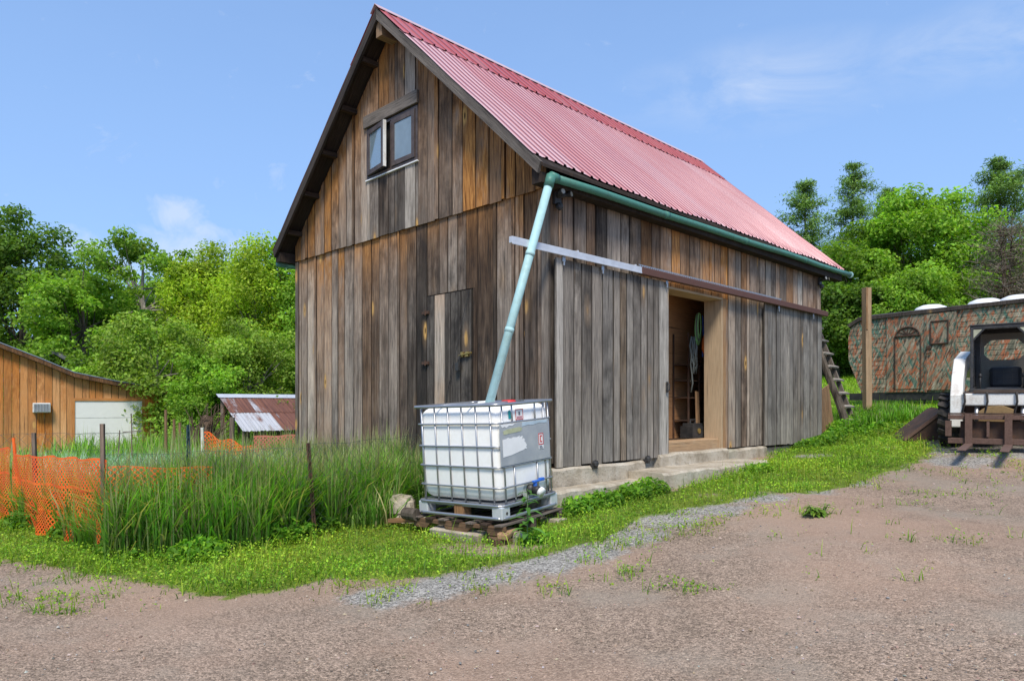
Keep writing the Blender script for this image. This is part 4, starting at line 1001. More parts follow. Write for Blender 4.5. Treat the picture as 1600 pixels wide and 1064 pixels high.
m=MB(); m.lathe([(.085,1.105),(.09,1.12),(.09,1.145),(.07,1.16),(0,1.163)],24,M=Matrix.Translation(Vector((.26,-.16,0)))); m.build('lid',M['red_plastic'],tank,smooth=True)
cg=MB(); r_=.0095
def ringpts(hx,hy,r,z,n=4):
    out=[]
    for k in range(4):
        cx=(1,-1,-1,1)[k];cy=(1,1,-1,-1)[k]
        for i in range(n+1):
            a=math.pi/2*(k+i/n); out.append((cx*(hx-r)+r*math.cos(a),cy*(hy-r)+r*math.sin(a),z))
    return out+[out[0]]
for z in (.115,.31,.515,.72,.95): cg.tube(ringpts(.50,.60,.09,z),r_,8,cap=False)
for y in (-.50,-.30,-.10,.10,.30,.50):
    for x in (-.492,.492): cg.tube([(x,y,.11),(x,y,1.13)],r_,7)
for x in (-.41,-.24,.17,.33,.42):
    for y in (-.592,.592):
        if x in (-.24,.17) and y<0: cg.tube([(x,y,.95),(x,y,1.13)],r_,7); cg.tube([(x,y,.11),(x,y,.515)],r_,7)
        else: cg.tube([(x,y,.11),(x,y,1.13)],r_,7)
cg.build('cage',M['steel'],tank,smooth=True)
tr_=MB(); tr_.tube(ringpts(.515,.615,.07,1.135),.017,10,cap=False); tr_.tube([(-.51,-.2,1.14),(.51,-.2,1.14)],.012,8); tr_.tube([(-.51,.25,1.14),(.51,.25,1.14)],.012,8); tr_.build('top_rail',M['steel'],tank,smooth=True)
pl=MB(); pl.tube(ringpts(.51,.61,.08,.012),.018,8,cap=False); pl.tube(ringpts(.51,.61,.08,.135),.014,8,cap=False); pl.box((-.48,-.58,.135),(.48,.58,.15))
pl.build('pallet_frame',M['steel'],tank)
for x,y in ((-.44,-.54),(.44,-.54),(-.44,.54),(.44,.54),(-.44,0),(.44,0)):
    f=MB(); mid=abs(y)<.1
    f.box((x-.07,y-.07,.0),(x+.07,y+.07,.13)); o=f.build('foot',M['brown_wood'] if mid else M['silver'],tank,bevel=.012)
    if (x,y)==(-.44,-.54):
        f=MB(); f.tube([(x+.01,y-.0715,.06),(x+.01,y-.073,.06)],.016,12); f.build('hole',M['black_metal'],o)
pt=MB(); pt.box((-.48,-.612,.525),(.40,-.604,.94)); plate=pt.build('data_plate',simple('plate_grey',(.40,.425,.44),.45,.3,.12,4,(.55,.55,.5),.4),tank,bevel=.003)
def poly_plate(name,pts,y,mat,parent):
    mb=MB(); mb.prism(pts,'y',y,y+.002); return mb.build(name,mat,parent)
# torn white paper on the plate (ragged outline)
pts=[(-.445,.615),(-.30,.625),(-.16,.648),(-.10,.655),(-.06,.668),(-.035,.66),(-.045,.69),(-.03,.70),(-.055,.73),(-.075,.745),(-.06,.76),(-.085,.775),(-.11,.765),(-.10,.80),(-.13,.795),(-.16,.785),(-.15,.805),(-.20,.795),(-.26,.80),(-.29,.792),(-.33,.795),(-.35,.802),(-.38,.79),(-.41,.79),(-.445,.785)]
poly_plate('torn_label',pts,-.6155,M['paper'],plate)
poly_plate('torn_label',[(-.42,.835),(-.33,.84),(-.22,.845),(-.12,.85),(-.10,.88),(-.15,.895),(-.25,.89),(-.36,.885),(-.43,.87)],-.6152,simple('old_glue',(.42,.44,.27),.7,0,.25,20),plate)
poly_plate('torn_label',[(-.46,.925),(-.44,.905),(-.40,.915),(-.37,.90),(-.33,.92),(-.27,.915),(-.22,.935),(-.46,.94)],-.6155,M['paper'],plate)
poly_plate('torn_label',[(-.10,.895),(.0,.905),(.10,.90),(.20,.912),(.36,.905),(.36,.937),(-.10,.937)],-.6152,simple('pale_blue_label',(.42,.52,.58),.6),plate)
def sticker(x0,x1,z0,z1,y,parent,w=.009):
    poly_plate('sticker',[(x0,z0),(x1,z0),(x1,z1),(x0,z1)],y,M['paper'],parent)
    for a in (((x0,z0),(x1,z0+w)),((x0,z1-w),(x1,z1)),((x0,z0+w),(x0+w,z1-w)),((x1-w,z0+w),(x1,z1-w))):
        (p,q_),(r2,s2)=a; poly_plate('sticker_border',[(p,q_),(r2,q_),(r2,s2),(p,s2)],y-.002,M['red_ink'],parent)
sticker(.185,.275,.68,.80,-.6165,plate)
poly_plate('sticker_mark',[(.212,.705),(.25,.705),(.25,.718),(.226,.718),(.226,.765),(.25,.765),(.25,.778),(.212,.778)],-.619,M['red_ink'],plate)
poly_plate('sticker',[(.185,.635),(.275,.635),(.275,.676),(.185,.676)],-.6165,M['paper'],plate)
for i in range(3): poly_plate('sticker_print',[(.195,.643+i*.011),(.262-.01*i,.643+i*.011),(.262-.01*i,.648+i*.011),(.195,.648+i*.011)],-.619,M['grey_ink'],plate)
sticker(-.165,-.03,.965,1.075,-.582,bot,.008)
poly_plate('sticker_mark',[(-.115,1.02),(-.098,1.012),(-.08,1.02),(-.088,1.035),(-.078,1.05),(-.098,1.043),(-.118,1.05),(-.108,1.035)],-.585,M['grey_ink'],bot)
for i in range(2): poly_plate('sticker_print',[(-.145,.982+i*.012),(-.05,.982+i*.012),(-.05,.987+i*.012),(-.145,.987+i*.012)],-.585,M['red_ink'],bot)
poly_plate('teal_mark',[(-.285,.985),(-.245,.985),(-.245,1.06),(-.265,1.075),(-.285,1.06)],-.582,M['teal_ink'],bot)
v_=MB(); v_.tube([(.02,-.55,.235),(.02,-.64,.235)],.055,16); v_.tube([(.02,-.64,.235),(.02,-.72,.225)],.045,14); v=v_.build('valve',M['black_metal'],tank,smooth=True)
v_=MB(); v_.tube([(.02,-.72,.225),(.02,-.755,.205)],.05,16); v_.build('valve_cap',M['paper'],v,smooth=True)
v_=MB(); v_.tube([(.02,-.66,.27),(.02,-.66,.315)],.022,10); v_.box((-.02,-.685,.312),(.17,-.645,.332)); v_.box((.10,-.685,.325),(.17,-.645,.345)); v_.build('valve_handle',M['blue_plastic'],v,bevel=.005)
v_=MB(); v_.lathe([(0,0),(.115,0),(.10,.012),(0,.012)],24,M=Matrix.Translation(Vector((.02,-.565,.24)))@Matrix.Rotation(R(90),4,'X')); v_.build('valve_recess',simple('recess_grey',(.42,.45,.40),.5),bot)
# wooden pallet below
pz=.155
pal=thing('wooden_pallet',(TC.x,TC.y,pz),(-.02,-.05,TA),'weathered grey wooden pallet with notched stringers under the tank','pallet')
for x in (-.52,0,.50):
    m=MB(); z0,z1=-.0,.10
    prof=[(-.66,z0),(-.45,z0),(-.42,z0+.05),(-.36,z0+.06),(-.2,z0+.06),(-.16,z0+.02),(-.14,z0),(.16,z0),(.19,z0+.05),(.4,z0+.06),(.44,z0+.02),(.46,z0),(.66,z0),(.66,z1),(-.66,z1)]
    V=[(p[0],p[1]) for p in prof]
    m.prism(V,'x',x-.022,x+.022,(.18,.12,.4,1))
    m.uv=[(u_[1],u_[0]) for u_ in m.uv]
    m.build('stringer',M['brown_wood'] if x<0 else M['grey_wood'],pal,bevel=.004)
for i,y in enumerate(np.linspace(-.60,.60,7)):
    m=MB(); m.box((-.57,y-.05,.101),(.57,y+.05,.122),(.4,.1,.4,1),jit=.004); m.build('deck_board',M['dark_wood'] if i%2 else M['grey_wood'],pal,bevel=.003)
m=MB(); m.rock((-.60,.66,.05),(.09,.07,.07),n=10); 
# blocks carrying the pallet
def block(name,c,ext,rot,mat,label,cat,col=(.5,.2,.2,1),jit=.008,bev=.012,tilt=(0,0)):
    m=MB(); m.box((-ext[0],-ext[1],-ext[2]),ext,col,jit=jit); o=m.build(name,mat,None,bevel=bev); o.location=c; o.rotation_euler=(tilt[0],tilt[1],rot); return tag(o,label,cat)
def tk(a,b,z): return (TF+U2*a+V2*b+Vector((0,0,z)))
block('concrete_block',tk(.02,.62,.06),(.09,.36,.085),TA,M['concrete'],'grey concrete slab propping the long left side of the pallet','block',tilt=(0,R(-9)))
block('concrete_block',tk(.93,.0,.11),(.10,.12,.10),TA,M['concrete'],'pale concrete block under the right corner of the pallet','block')
block('wood_block',tk(.05,-.03,.165),(.055,.16,.030),TA+R(-72),M['pale_wood'],'short pale timber offcut wedged on top at the tank front corner','block',(.45,.5,.1,1),tilt=(R(4),R(3)))
block('timber_block',tk(.0,.03,.045),(.10,.12,.085),TA+R(-30),M['brown_wood'],'dark squared timber block under the tank front corner','block',(.2,.1,.4,1))
o=MB().rock((0,0,0),(.085,.10,.10),n=10,rough=.1,flat=.75).build('rounded_stone',M['concrete'],None,smooth=True); o.location=tk(.17,-.09,.075); tag(o,'rounded pale stone beside the timber block under the tank','stone')
block('concrete_block',tk(.95,1.15,.15),(.10,.12,.12),TA,M['concrete'],'concrete block hidden under the far corner of the pallet','block')
o=MB(); o.tube([(-.10,0,0),(.10,0,0)],.07,12); o=o.build('log_end',M['bark'],None); o.location=tk(-.05,1.30,.25); o.rotation_euler=(0,0,TA+R(90)); tag(o,'dark round log end under the left corner of the pallet','log')
for dz,(x_,y_,z_),e,lb in ((0,(-1.35,8.55,.25),(.16,.10,.14),'rough fieldstone at the barn foot left of the tank'),(1,(-1.22,8.45,.10),(.20,.08,.06),'flat stone lying at the barn foot left of the tank')):
    o=MB().rock((0,0,0),e,n=9,rough=.2,flat=.7).build('fieldstone',M['concrete']); o.location=(x_,y_,z_); tag(o,lb,'stone')
o=MB(); o.bar((-1.45,8.3,.12),(-1.05,8.05,.17),.10,.05,col=(.5,.4,.1,1)); o=o.build('old_board',M['brown_wood'],bevel=.006); tag(o,'broken board lying in the grass left of the tank','board')
# milkweed in front of the valve
def leafy_plant(name,x,y,h,nl,L,label,cat,seed,pal=((.07,.17,.03),(.10,.22,.05),(.055,.13,.03)),stems=1,group=None):
    rnd=random.Random(seed); z0=g1(x,y); root=thing(name,(x,y,z0),(0,0,0),label,cat,group)
    sm=MB(); V=[];Fs=[];C=[]
    for s_ in range(stems):
        lx,ly=rnd.uniform(-.12,.12)*(stems>1),rnd.uniform(-.12,.12)*(stems>1); hh=h*rnd.uniform(.75,1.05)
        sm.tube([(lx*.3,ly*.3,0),(lx*.7,ly*.7,hh*.5),(lx,ly,hh)],[.008,.006,.003],6,(.5,.5,.5,1))
        for i in range(nl):
            t=.12+.88*i/nl; a=i*2.4+rnd.uniform(-.3,.3); l=L*(1.1-.55*t)*rnd.uniform(.8,1.15); w_=l*.30
            d=Vector((math.cos(a),math.sin(a),0)); side=Vector((-d.y,d.x,0)); b=Vector((lx*t,ly*t,hh*t)); c=pal[rnd.randrange(len(pal))]; k=rnd.uniform(.75,1.25)
            o=len(V); el=rnd.uniform(.1,.7)
            for j,(f,ww) in enumerate(((0,.15),(.3,.85),(.6,.9),(.85,.5),(1,.03))):
                p=b+d*(l*f*math.cos(el))+Vector((0,0,l*(f*math.sin(el)-.55*f*f)))
                V+= [p+side*w_*ww*.5+Vector((0,0,.08*w_)),p,p-side*w_*ww*.5+Vector((0,0,.08*w_))]; C+= [(c[0]*k,c[1]*k,c[2]*k,1)]*3
            for j in range(4):
                q0=o+j*3; Fs+=[(q0,q0+1,q0+4,q0+3),(q0+1,q0+2,q0+5,q0+4)]
    m=MB(); m.v=[tuple(v) for v in V]; m.f=Fs; m.c=C; m.m=[0]*len(Fs); m.uv=[(0,0)]*(len(Fs)*4)
    m.build('leaves',M['leaf'],root,smooth=True)
    sm.build('stem',simple(name+'_stem',(.12,.2,.06),.6),root); return root
leafy_plant('milkweed',.155,7.0,.58,24,.23,'leafy green weed stalk growing in front of the tank valve','plant',1,pal=((.10,.24,.045),(.14,.31,.065),(.08,.19,.04)))
p=bw(5.75,-.3); leafy_plant('dock_plant',p.x,p.y,.16,9,.2,'small broad leaved plant at the wall right of the step','plant',2,stems=2)
p=pixg(1275,806); leafy_plant('grass_tuft',p[0],p[1],.13,16,.16,'lone grass tuft in the middle of the drive','plant',3,pal=((.13,.24,.03),(.18,.28,.04)),stems=4)

# ------------------------------------------------------------------ garden fence
def net(path,z0f,z1f,cell,rib,mat_,name,parent=None,hang=.03,seed=0,holes=None):
    """diamond plastic or wire netting along a ground path"""
    rnd=np.random.default_rng(seed)
    pts=[np.array(p,float) for p in path]; L=np.r_[0,np.cumsum([np.linalg.norm(b-a) for a,b in zip(pts,pts[1:])])]
    nu=max(2,int(L[-1]/cell)); hmax=max(z1f(t)-z0f(t) for t in np.linspace(0,1,20)); nv=max(2,int(hmax/cell))
    def P(i,j):
        t=i/nu; s=t*L[-1]; k=min(np.searchsorted(L,s,'right')-1,len(pts)-2); f=(s-L[k])/(L[k+1]-L[k]); p=pts[k]*(1-f)+pts[k+1]*f
        d=(pts[k+1]-pts[k])/(L[k+1]-L[k]); nrm=np.array([-d[1],d[0]])
        v=j/nv; wob=hang*(math.sin(s*3.1+v*2.2)+.6*math.sin(s*7.7-v*4)+.4*math.sin(s*17+v*6))*(.4+.6*abs(v-.9))
        q_=p+nrm*wob; g=g1(*q_) if False else gcache(p)
        return (q_[0],q_[1],g+z0f(t)+(z1f(t)-z0f(t))*v+.01*math.sin(s*9))
    cache={}
    def gcache(p):
        key=(round(p[0],1),round(p[1],1))
        if key not in cache: cache[key]=g1(*key)
        return cache[key]
    grid=[[Vector(P(i,j)) for j in range(nv+1)] for i in range(nu+1)]
    V=[];Fs=[]
    def strand(a,b):
        d=(b-a).normalized(); h=Vector((d.x,d.y,0)); 
        # ribbon lies in the net: width perpendicular to the strand inside the net plane
        pl_=Vector((-d.z*h.x/(h.length+1e-6),-d.z*h.y/(h.length+1e-6),h.length)) if h.length>1e-4 else Vector((1,0,0))
        o=len(V); V.extend([a-pl_*rib/2,b-pl_*rib/2,b+pl_*rib/2,a+pl_*rib/2]); Fs.append((o,o+1,o+2,o+3))
    for i in range(nu):
        for j in range(nv):
            if holes and holes(i/nu,j/nv): continue
            if (i+j)%2: strand(grid[i][j],grid[i+1][j+1])
            else: strand(grid[i+1][j],grid[i][j+1])
    for j in (0,nv//3,2*nv//3,nv):
        for i in range(nu):
            if holes and holes(i/nu,min(j,nv-1)/nv): continue
            strand(grid[i][j],grid[i+1][j])
    V=np.array([tuple(v) for v in V]); o=raw_mesh(name,V,np.array(Fs),np.ones((len(V),4))*.5,mat_,parent); return o
o=net([(-7.9,10.45),(-6.6,9.15)],lambda t:.0,lambda t:.92+.05*t,.030,.0155,M['orange_net'],'safety_netting',seed=1,hang=.04); tag(o,'bright orange safety netting at the far left end of the fence','netting')
o=net([(-6.55,9.1),(-5.4,8.1),FC],lambda t:.03,lambda t:.90+.07*t,.030,.0155,M['orange_net'],'safety_netting',seed=2,hang=.05); tag(o,'orange safety netting stretched left of the wooden corner post','netting')
o=net([FC,(-3.2,7.43)],lambda t:.03,lambda t:.90-.05*t,.030,.0075,M['orange_net'],'safety_netting',seed=3,hang=.03); tag(o,'orange safety netting half hidden in tall grass right of the corner post','netting')
o=net([FC,FP],lambda t:.05,lambda t:1.02,.062,.0035,M['wire'],'wire_fence',seed=4,hang=.012); tag(o,'thin wire mesh fence between the corner post and rusty post','fence')
o=net([FP,(-1.25,9.2)],lambda t:.05,lambda t:1.05-.05*t,.062,.0035,M['wire'],'wire_fence',seed=5,hang=.012); tag(o,'thin wire mesh fence from the rusty post to the barn','fence')
o=net([(-6.85,15.4),(-5.75,15.5)],lambda t:.05,lambda t:1.12-.35*t+.05*math.sin(t*14),.045,.018,M['orange_net'],'safety_netting',seed=6,hang=.05); tag(o,'sagging orange netting at the back of the garden','netting')
o=net([(-5.75,15.5),(-4.3,15.2)],lambda t:.05,lambda t:1.02,.045,.027,M['pink_net'],'faded_netting',seed=7,hang=.02); tag(o,'faded pink netting below the rusty shed roof','netting')
def post(name,top,bot,r,mat_,label,shape='T',cat='post',colr=(.4,.2,.2,1)):
    m=MB(); a,b=Vector(bot),Vector(top)
    if shape=='T':
        m.bar(a,b,r*2,.008,up=(1,0,0),col=colr); m.bar(a+Vector((0,.012,0)),b+Vector((0,.012,0)),.008,r*1.4,up=(1,0,0),col=colr)
        n=int((b-a).length/.07)
        for i in range(n):
            p=a+(b-a)*(i/n); m.box((p.x-.012,p.y-.016,p.z),(p.x+.012,p.y-.002,p.z+.018),colr)
    elif shape=='W': m.bar(a,b,r*2,r*1.7,up=(0,1,0),col=colr)
    else: m.tube([a,(a+b)/2+Vector((.006,0,0)),b],[r*1.1,r,r*.9],9,colr,wob=.08)
    return tag(m.build(name,mat_,None,bevel=.003 if shape=='W' else 0),label,cat)
def pt(px,py,Y): return at(px,py,Y)
post('steel_post',pt(481,692,7.85),pt(492,846,7.85),.032,M['post_rust'],'leaning rusty steel fence post nearest the barn')
post('steel_post',pt(294,664,7.75),pt(292,850,7.75),.028,M['post_blue'],'dark blue-green steel post standing in the tall grass')
post('wooden_post',pt(160,662,7.06),pt(163,868,7.06),.020,M['grey_wood'],'squared grey wooden post at the corner of the orange netting','W')
post('wooden_stake',pt(53,676,8.6),pt(56,800,8.6),.022,M['grey_wood'],'thin grey stake behind the orange netting','W')
post('orange_stake',pt(21,684,9.3),pt(30,795,9.3),.02,M['orange_net'],'orange wrapped stake where two netting pieces meet','R')
post('fence_post',pt(316,668,15.2),pt(318,730,15.2),.028,M['white_paint'],'pale painted post at the back of the garden','W')
post('wooden_post',pt(363,652,15.6),pt(362,720,15.6),.045,M['grey_wood'],'grey post at the corner of the rusty shed','W')
post('bean_pole',pt(187,672,14.5),pt(184,720,14.5),.012,M['grey_wood'],'thin leaning garden stake in front of the white garage door','R')
post('bean_pole',pt(205,646,15.),pt(206,718,15.),.012,M['grey_wood'],'taller thin garden stake in front of the white garage door','R')
post('bean_pole',pt(192,675,15.),pt(222,673,15.),.010,M['grey_wood'],'thin crosspiece lying level between garden stakes','R')
for i,(px,py) in enumerate(((259,640),(272,655),(281,660))): post('fence_post',pt(px,py,16.5+i),pt(px,725,16.5+i),.035,M['brown_wood'],('tall','shorter','shortest')[i]+' brown post right of the orange garage','R')
o=net([(-11,14.2),(-8.2,14.8)],lambda t:.3,lambda t:1.15,.12,.005,M['wire'],'garden_wire',seed=9,hang=.01); tag(o,'loose wire trellis in front of the white garage door','trellis')

# ------------------------------------------------------------------ orange garage on the left
GO=Vector((-12.18,24,0)); GR=R(34); GW=Vector((math.cos(GR),math.sin(GR),0)); GN=Vector((-GW.y,GW.x,0))
garage=thing('garage',(GO.x,GO.y,-.5),(0,0,GR),'low orange board garage with a sweeping roof and white door','garage')
def fa(px,py,off=0.):                     # garage-local (x, z) of a sight line on its front
    r=Vector(((px-800)/F,1,-(py-HZ)/F)); k=(GN.dot(GO)+off)/GN.dot(r); P=r*k; return (P-GO).dot(GW),P.z+CH+.5
gp=[(-9.5,3.1),(-6.4,4.75),fa(0,541),fa(60,564),fa(116,587),fa(180,600),(.06,fa(248,611)[1])]
gp[2]=(gp[2][0],gp[2][1]); gp.sort()
def ridge(x):
    for (x0,z0),(x1,z1) in zip(gp,gp[1:]):
        if x<=x1: return z0+(z1-z0)*(x-x0)/(x1-x0)
    return gp[-1][1]
m=MB(); (DX0,DZ),(DX1,_)=fa(117,628),fa(222,628); DZ=2.12
for a0,a1 in widths(-9.4,0,.17,.26):
    pale=random.random()
    cf=mkcol(lambda a,z:.5,lambda a,z,q:(.15+.6*q)*(.3+.9*min(1,max(0,(z-1.2)/1.2)))+(.9 if -3.55<a<-3.1 and z<2.0 else 0)+(.7 if a>-.5 else 0),lambda a,z,q:.2*q,.38)
    fr=lambda a,d,z:(a,-d,z)
    T0,T1=ridge(a0)-.06,ridge(a1)-.06
    if a1>DX0 and a0<DX1:
        plank(m,fr,a0+.004,a1-.004,DZ+.07,T0,T1,0,.025,cf)
        if a0<DX0-.03: plank(m,fr,a0+.004,DX0,0,DZ+.07,DZ+.07,0,.025,cf)
        if a1>DX1+.03: plank(m,fr,DX1,a1-.004,0,DZ+.07,DZ+.07,0,.025,cf)
    else: plank(m,fr,a0+.004,a1-.004,0,T0,T1,0,.025,cf)
m.build('wall',M['cedar'],garage)
m=MB(); m.box((-.03,.03,-.1),(0,6,2.3),(.5,.5,.1,1)); m.build('side_wall',M['cedar'],garage)
P=[(x,z) for x,z in gp]; P[-1]=(.28,gp[-1][1]-.03); top_=[(x,z+.09) for x,z in P]
m=MB(); m.prism(P+top_[::-1],'y',-.20,6); m.build('roof',M['shingle'],garage)
m=MB(); m.prism([(x,z-.05) for x,z in P]+[(x,z+.07) for x,z in P][::-1],'y',-.24,-.202); m.build('barge_board',M['dark_wood'],garage)
m=MB(); m.prism([(x,z+.092) for x,z in P]+[(x,z+.118) for x,z in P][::-1],'y',-.25,-.12); m.build('metal_edge',M['steel'],garage)
m=MB(); m.box((DX0,.015,0),(DX1,.05,DZ)); gd=m.build('garage_door',M['door_white'],garage)
for z in (.52,1.04,1.56):
    m=MB(); m.box((DX0,.010,z),(DX1,.0145,z+.018)); m.build('panel_joint',simple('joint_grey',(.5,.5,.47),.6),gd)
for nm,lo,hi in (('left',(DX0-.09,-.012,-.1),(DX0,.05,DZ+.09)),('right',(DX1,-.012,-.1),(DX1+.09,.05,DZ+.09)),('top',(DX0,-.014,DZ),(DX1,.05,DZ+.09))):
    m=MB(); m.box(lo,hi,(.4,.5,.1,1)); m.build('door_trim',M['cedar'],garage)
(ax0,az0),(ax1,az1)=fa(51,644.5,-.2),fa(79,629.5,-.2)
m=MB(); m.box((ax0,-.26,az0),(ax1,.0,az1)); ac=m.build('air_conditioner',M['white_paint'],garage,bevel=.015); tag(ac,'white window air conditioner through the boards')
m=MB(); m.box((ax0+.03,-.268,az0+.03),(ax1-.03,-.261,az1-.03)); m.build('grille_back',simple('grille_dark',(.10,.10,.10),.6),ac)
m=MB()
for i in range(7): z=az0+.045+(az1-az0-.09)*i/6; m.box((ax0+.03,-.278,z-.006),(ax1-.03,-.270,z+.006))
for i in range(6): x_=ax0+.04+(ax1-ax0-.08)*i/5; m.box((x_-.005,-.284,az0+.03),(x_+.005,-.279,az1-.03))
m.build('grille',M['silver'],ac)
# grey house behind the trees
hs=thing('grey_house',(-18.3,28.0,-.08),(0,0,.3),'small grey roofed house half hidden behind the left trees','house')
m=MB(); m.box((-1.5,0,0),(1.5,4,2.5)); m.build('wall',M['siding_grey'],hs)
m=MB(); m.prism([(-1.8,2.4),(0,3.6),(1.8,2.4),(1.8,2.55),(0,3.75),(-1.8,2.55)],'y',-.4,4.4); m.build('roof',M['shingle'],hs)
m=MB(); m.box((-.6,-.03,.9),(.6,-.002,1.9)); m.build('window',M['glass'],hs)

# ------------------------------------------------------------------ rusty tin shed
A=Vector((-8.23,19.5,1.77)); rd=Vector((.76,.65,0)); sd_=Vector((1.28,-1.5,-.95))
shd=thing('tin_shed',(-6.5,19.6,-.3),(0,0,0),'low shed with a rust streaked corrugated tin roof','shed'); O=Vector((-6.5,19.6,-.3))
TON=[(.62,.3),(.8,.35),(.6,.3),(.9,.75),(.95,.95),(.95,.95),(.92,.9),(.85,.9),(.5,.6),(.75,.8),(.4,.3),(.6,.5)]
for i in range(12):
    for j in range(2):
        m=MB(); V=[];Fs=[];U=[];C=[]; n=12; tone=TON[i][j]
        p0=A+rd*(i*.36-.02)+sd_*(0 if j==0 else .47)+Vector((0,0,.014*(1-j)+.004*(i%2)))
        L_=.53 if j==0 else .55
        for a_ in range(n+1):
            for b_2 in range(2):
                q_=p0+rd*(.385*a_/n)+sd_*(L_*b_2)+Vector((0,0,.008*math.sin(a_*math.pi*2/3)+(.02*random.random() if b_2 and j else 0))); V.append(q_-O); U.append((a_*.032+i*3,b_2*1.1+j*7)); C.append((tone,0,0,1))
        for a_ in range(n): f=(a_*2,a_*2+1,a_*2+3,a_*2+2); Fs.append(f)
        m.add(V,Fs,[[U[q_] for q_ in f] for f in Fs],C); m.build('roof_sheet',M['rusty_tin'],shd)
m=MB(); a_=A-O+Vector((0,0,.03)); m.add([a_-rd*.06,a_+rd*4.4,a_+rd*4.4+sd_*.12+Vector((0,0,.01)),a_-rd*.06+sd_*.12+Vector((0,0,.01)),a_-rd*.06-sd_*.1*Vector((1,1,-1)).x,a_+rd*4.4-sd_*.1],[(0,1,2,3)]); m.build('ridge_flashing',M['silver'],shd)
m=MB()
for t in (0.08,1.5,2.9,4.2):
    for (o_,zt) in ((.92,-.03),(.06,-.05)):
        p=A+rd*t+sd_*o_; m.bar((p.x-O.x,p.y-O.y,0),(p.x-O.x,p.y-O.y,p.z+zt-O.z),.08,.08,col=(.4,.2,.2,1))
m.build('corner_post',M['grey_wood'],shd)
m=MB()
for t in np.arange(.1,4.2,.22):
    p=A+rd*t+sd_*.9; p2=A+rd*(t+.2)+sd_*.9; m.bar((p.x-O.x+.07,p.y-O.y+.06,0),(p.x-O.x+.07,p.y-O.y+.06,p.z-O.z-.12),.2,.02,up=(rd.x,rd.y,0),col=(.4+random.uniform(-.2,.2),.3,.2,1))
m.build('wall',M['brown_wood'],shd); m=MB()
for t in np.arange(.1,4.2,.22):
    p=A+rd*t+sd_*.05; m.bar((p.x-O.x,p.y-O.y,0),(p.x-O.x,p.y-O.y,p.z-O.z-.06),.2,.02,up=(rd.x,rd.y,0),col=(.3,.2,.3,1))
m.build('wall',M['brown_wood'],shd)
# dead vine heap by the shed
vh=thing('dead_stump',(-8.35,18.6,-.35),(0,0,0),'dark dead stump wrapped in bare brown vines beside the rusty shed','stump'); m=MB()
m.tube([(0,0,0),(.05,.0,.7),(.15,0,1.2),(.22,.05,1.55)],[.30,.24,.20,.10],12,wob=.15); m.tube([(-.1,0,.1),(-.7,-.1,.55),(-1.15,-.1,.35)],[.1,.07,.04],8,wob=.2); m.build('trunk',M['bark_brown'],vh)
m=MB()
for i in range(110):
    a_=random.uniform(0,6.28); r0=random.uniform(.1,.35); h_=random.uniform(.6,1.9); x_,y_=r0*math.cos(a_),r0*math.sin(a_)
    m.tube([(x_-.4*random.random(),y_,0),(x_+random.uniform(-.1,.1),y_,h_*.4),(x_*1.3+.1+random.uniform(-.15,.15),y_,h_*.75),(x_*1.6+.2+random.uniform(-.35,.4),y_,h_)],[.028,.022,.015,.006],5)
m.build('vines',M['bark_brown'],vh)

# ------------------------------------------------------------------ right side: timber post, ladder, board
m=MB(); m.box((-.075,-.065,-.1),(.075,.065,2.87),(.42,.25,.15,1),jit=.008); m.box((-.077,-.078,1.9),(-.02,-.067,2.87),(.15,.5,.2,1),jit=.005)
o=m.build('timber_post',M['pale_wood'],None,bevel=.012); o.location=(8.165,16,1.31); o.rotation_euler=(0,R(-.4),.2); tag(o,'tall squared timber post standing alone before the camouflage trailer','post')
lad=thing('log_ladder',(7.40,15.25,g1(7.4,15.25)),(0,0,TH),'homemade ladder of bark log and squared rail leaning beside the barn end','ladder')
LT=Vector((-.16,.92,2.6))
m=MB(); m.tube([(-.02,.02,-.08),(-.08,.22,.62),(-.09,.46,1.25),(-.14,.66,1.9),(-.18,.90,2.5)],[.085,.08,.075,.07,.06],11,wob=.14); m.build('log_rail',M['bark'],lad)
m=MB(); m.bar((.42,.0,-.05),(.42-.16,.92,2.6),.10,.05,up=(1,0,0),col=(.5,.1,.3,1)); m.build('squared_rail',M['grey_wood'],lad,bevel=.006)
for i in range(9):
    t=.07+.115*i; p=LT*t; m=MB(); m.bar((p.x-.04,p.y-.06,p.z),(p.x+.50,p.y-.06,p.z),.10,.04,up=(0,-.35,1),col=(.9,.05,.0,1)); m.build('rung',M['grey_wood'],lad,bevel=.004)
m=MB(); m.box((-.32,-.009,0),(.32,.009,1.15),(.6,.3,.0,1)); o=m.build('plywood_sheet',M['brown_wood'],None,bevel=.002); o.location=bw(BL+.42,-.02,.74); o.rotation_euler=(R(0),R(-17),TH); tag(o,'brown plywood offcut leaning against the barn corner','board')
m=MB(); m.box((-.3,-.009,0),(.3,.009,1.0),(.2,.1,.4,1)); o=m.build('plywood_sheet',M['brown_wood'],None,bevel=.002); o.location=bw(BL+.30,.12,.72); o.rotation_euler=(0,R(-12),TH); tag(o,'darker plywood offcut behind the brown one','board')
# ------------------------------------------------------------------ camouflage trailer
TA0=Vector((9.69,20,0)); TD=Vector((.555,-.832,0)); tang=math.atan2(TD.y,TD.x)
trl=thing('camper_trailer',(TA0.x,TA0.y,1.4),(0,0,tang),'long camper trailer hand painted in camouflage with white roof domes','trailer')
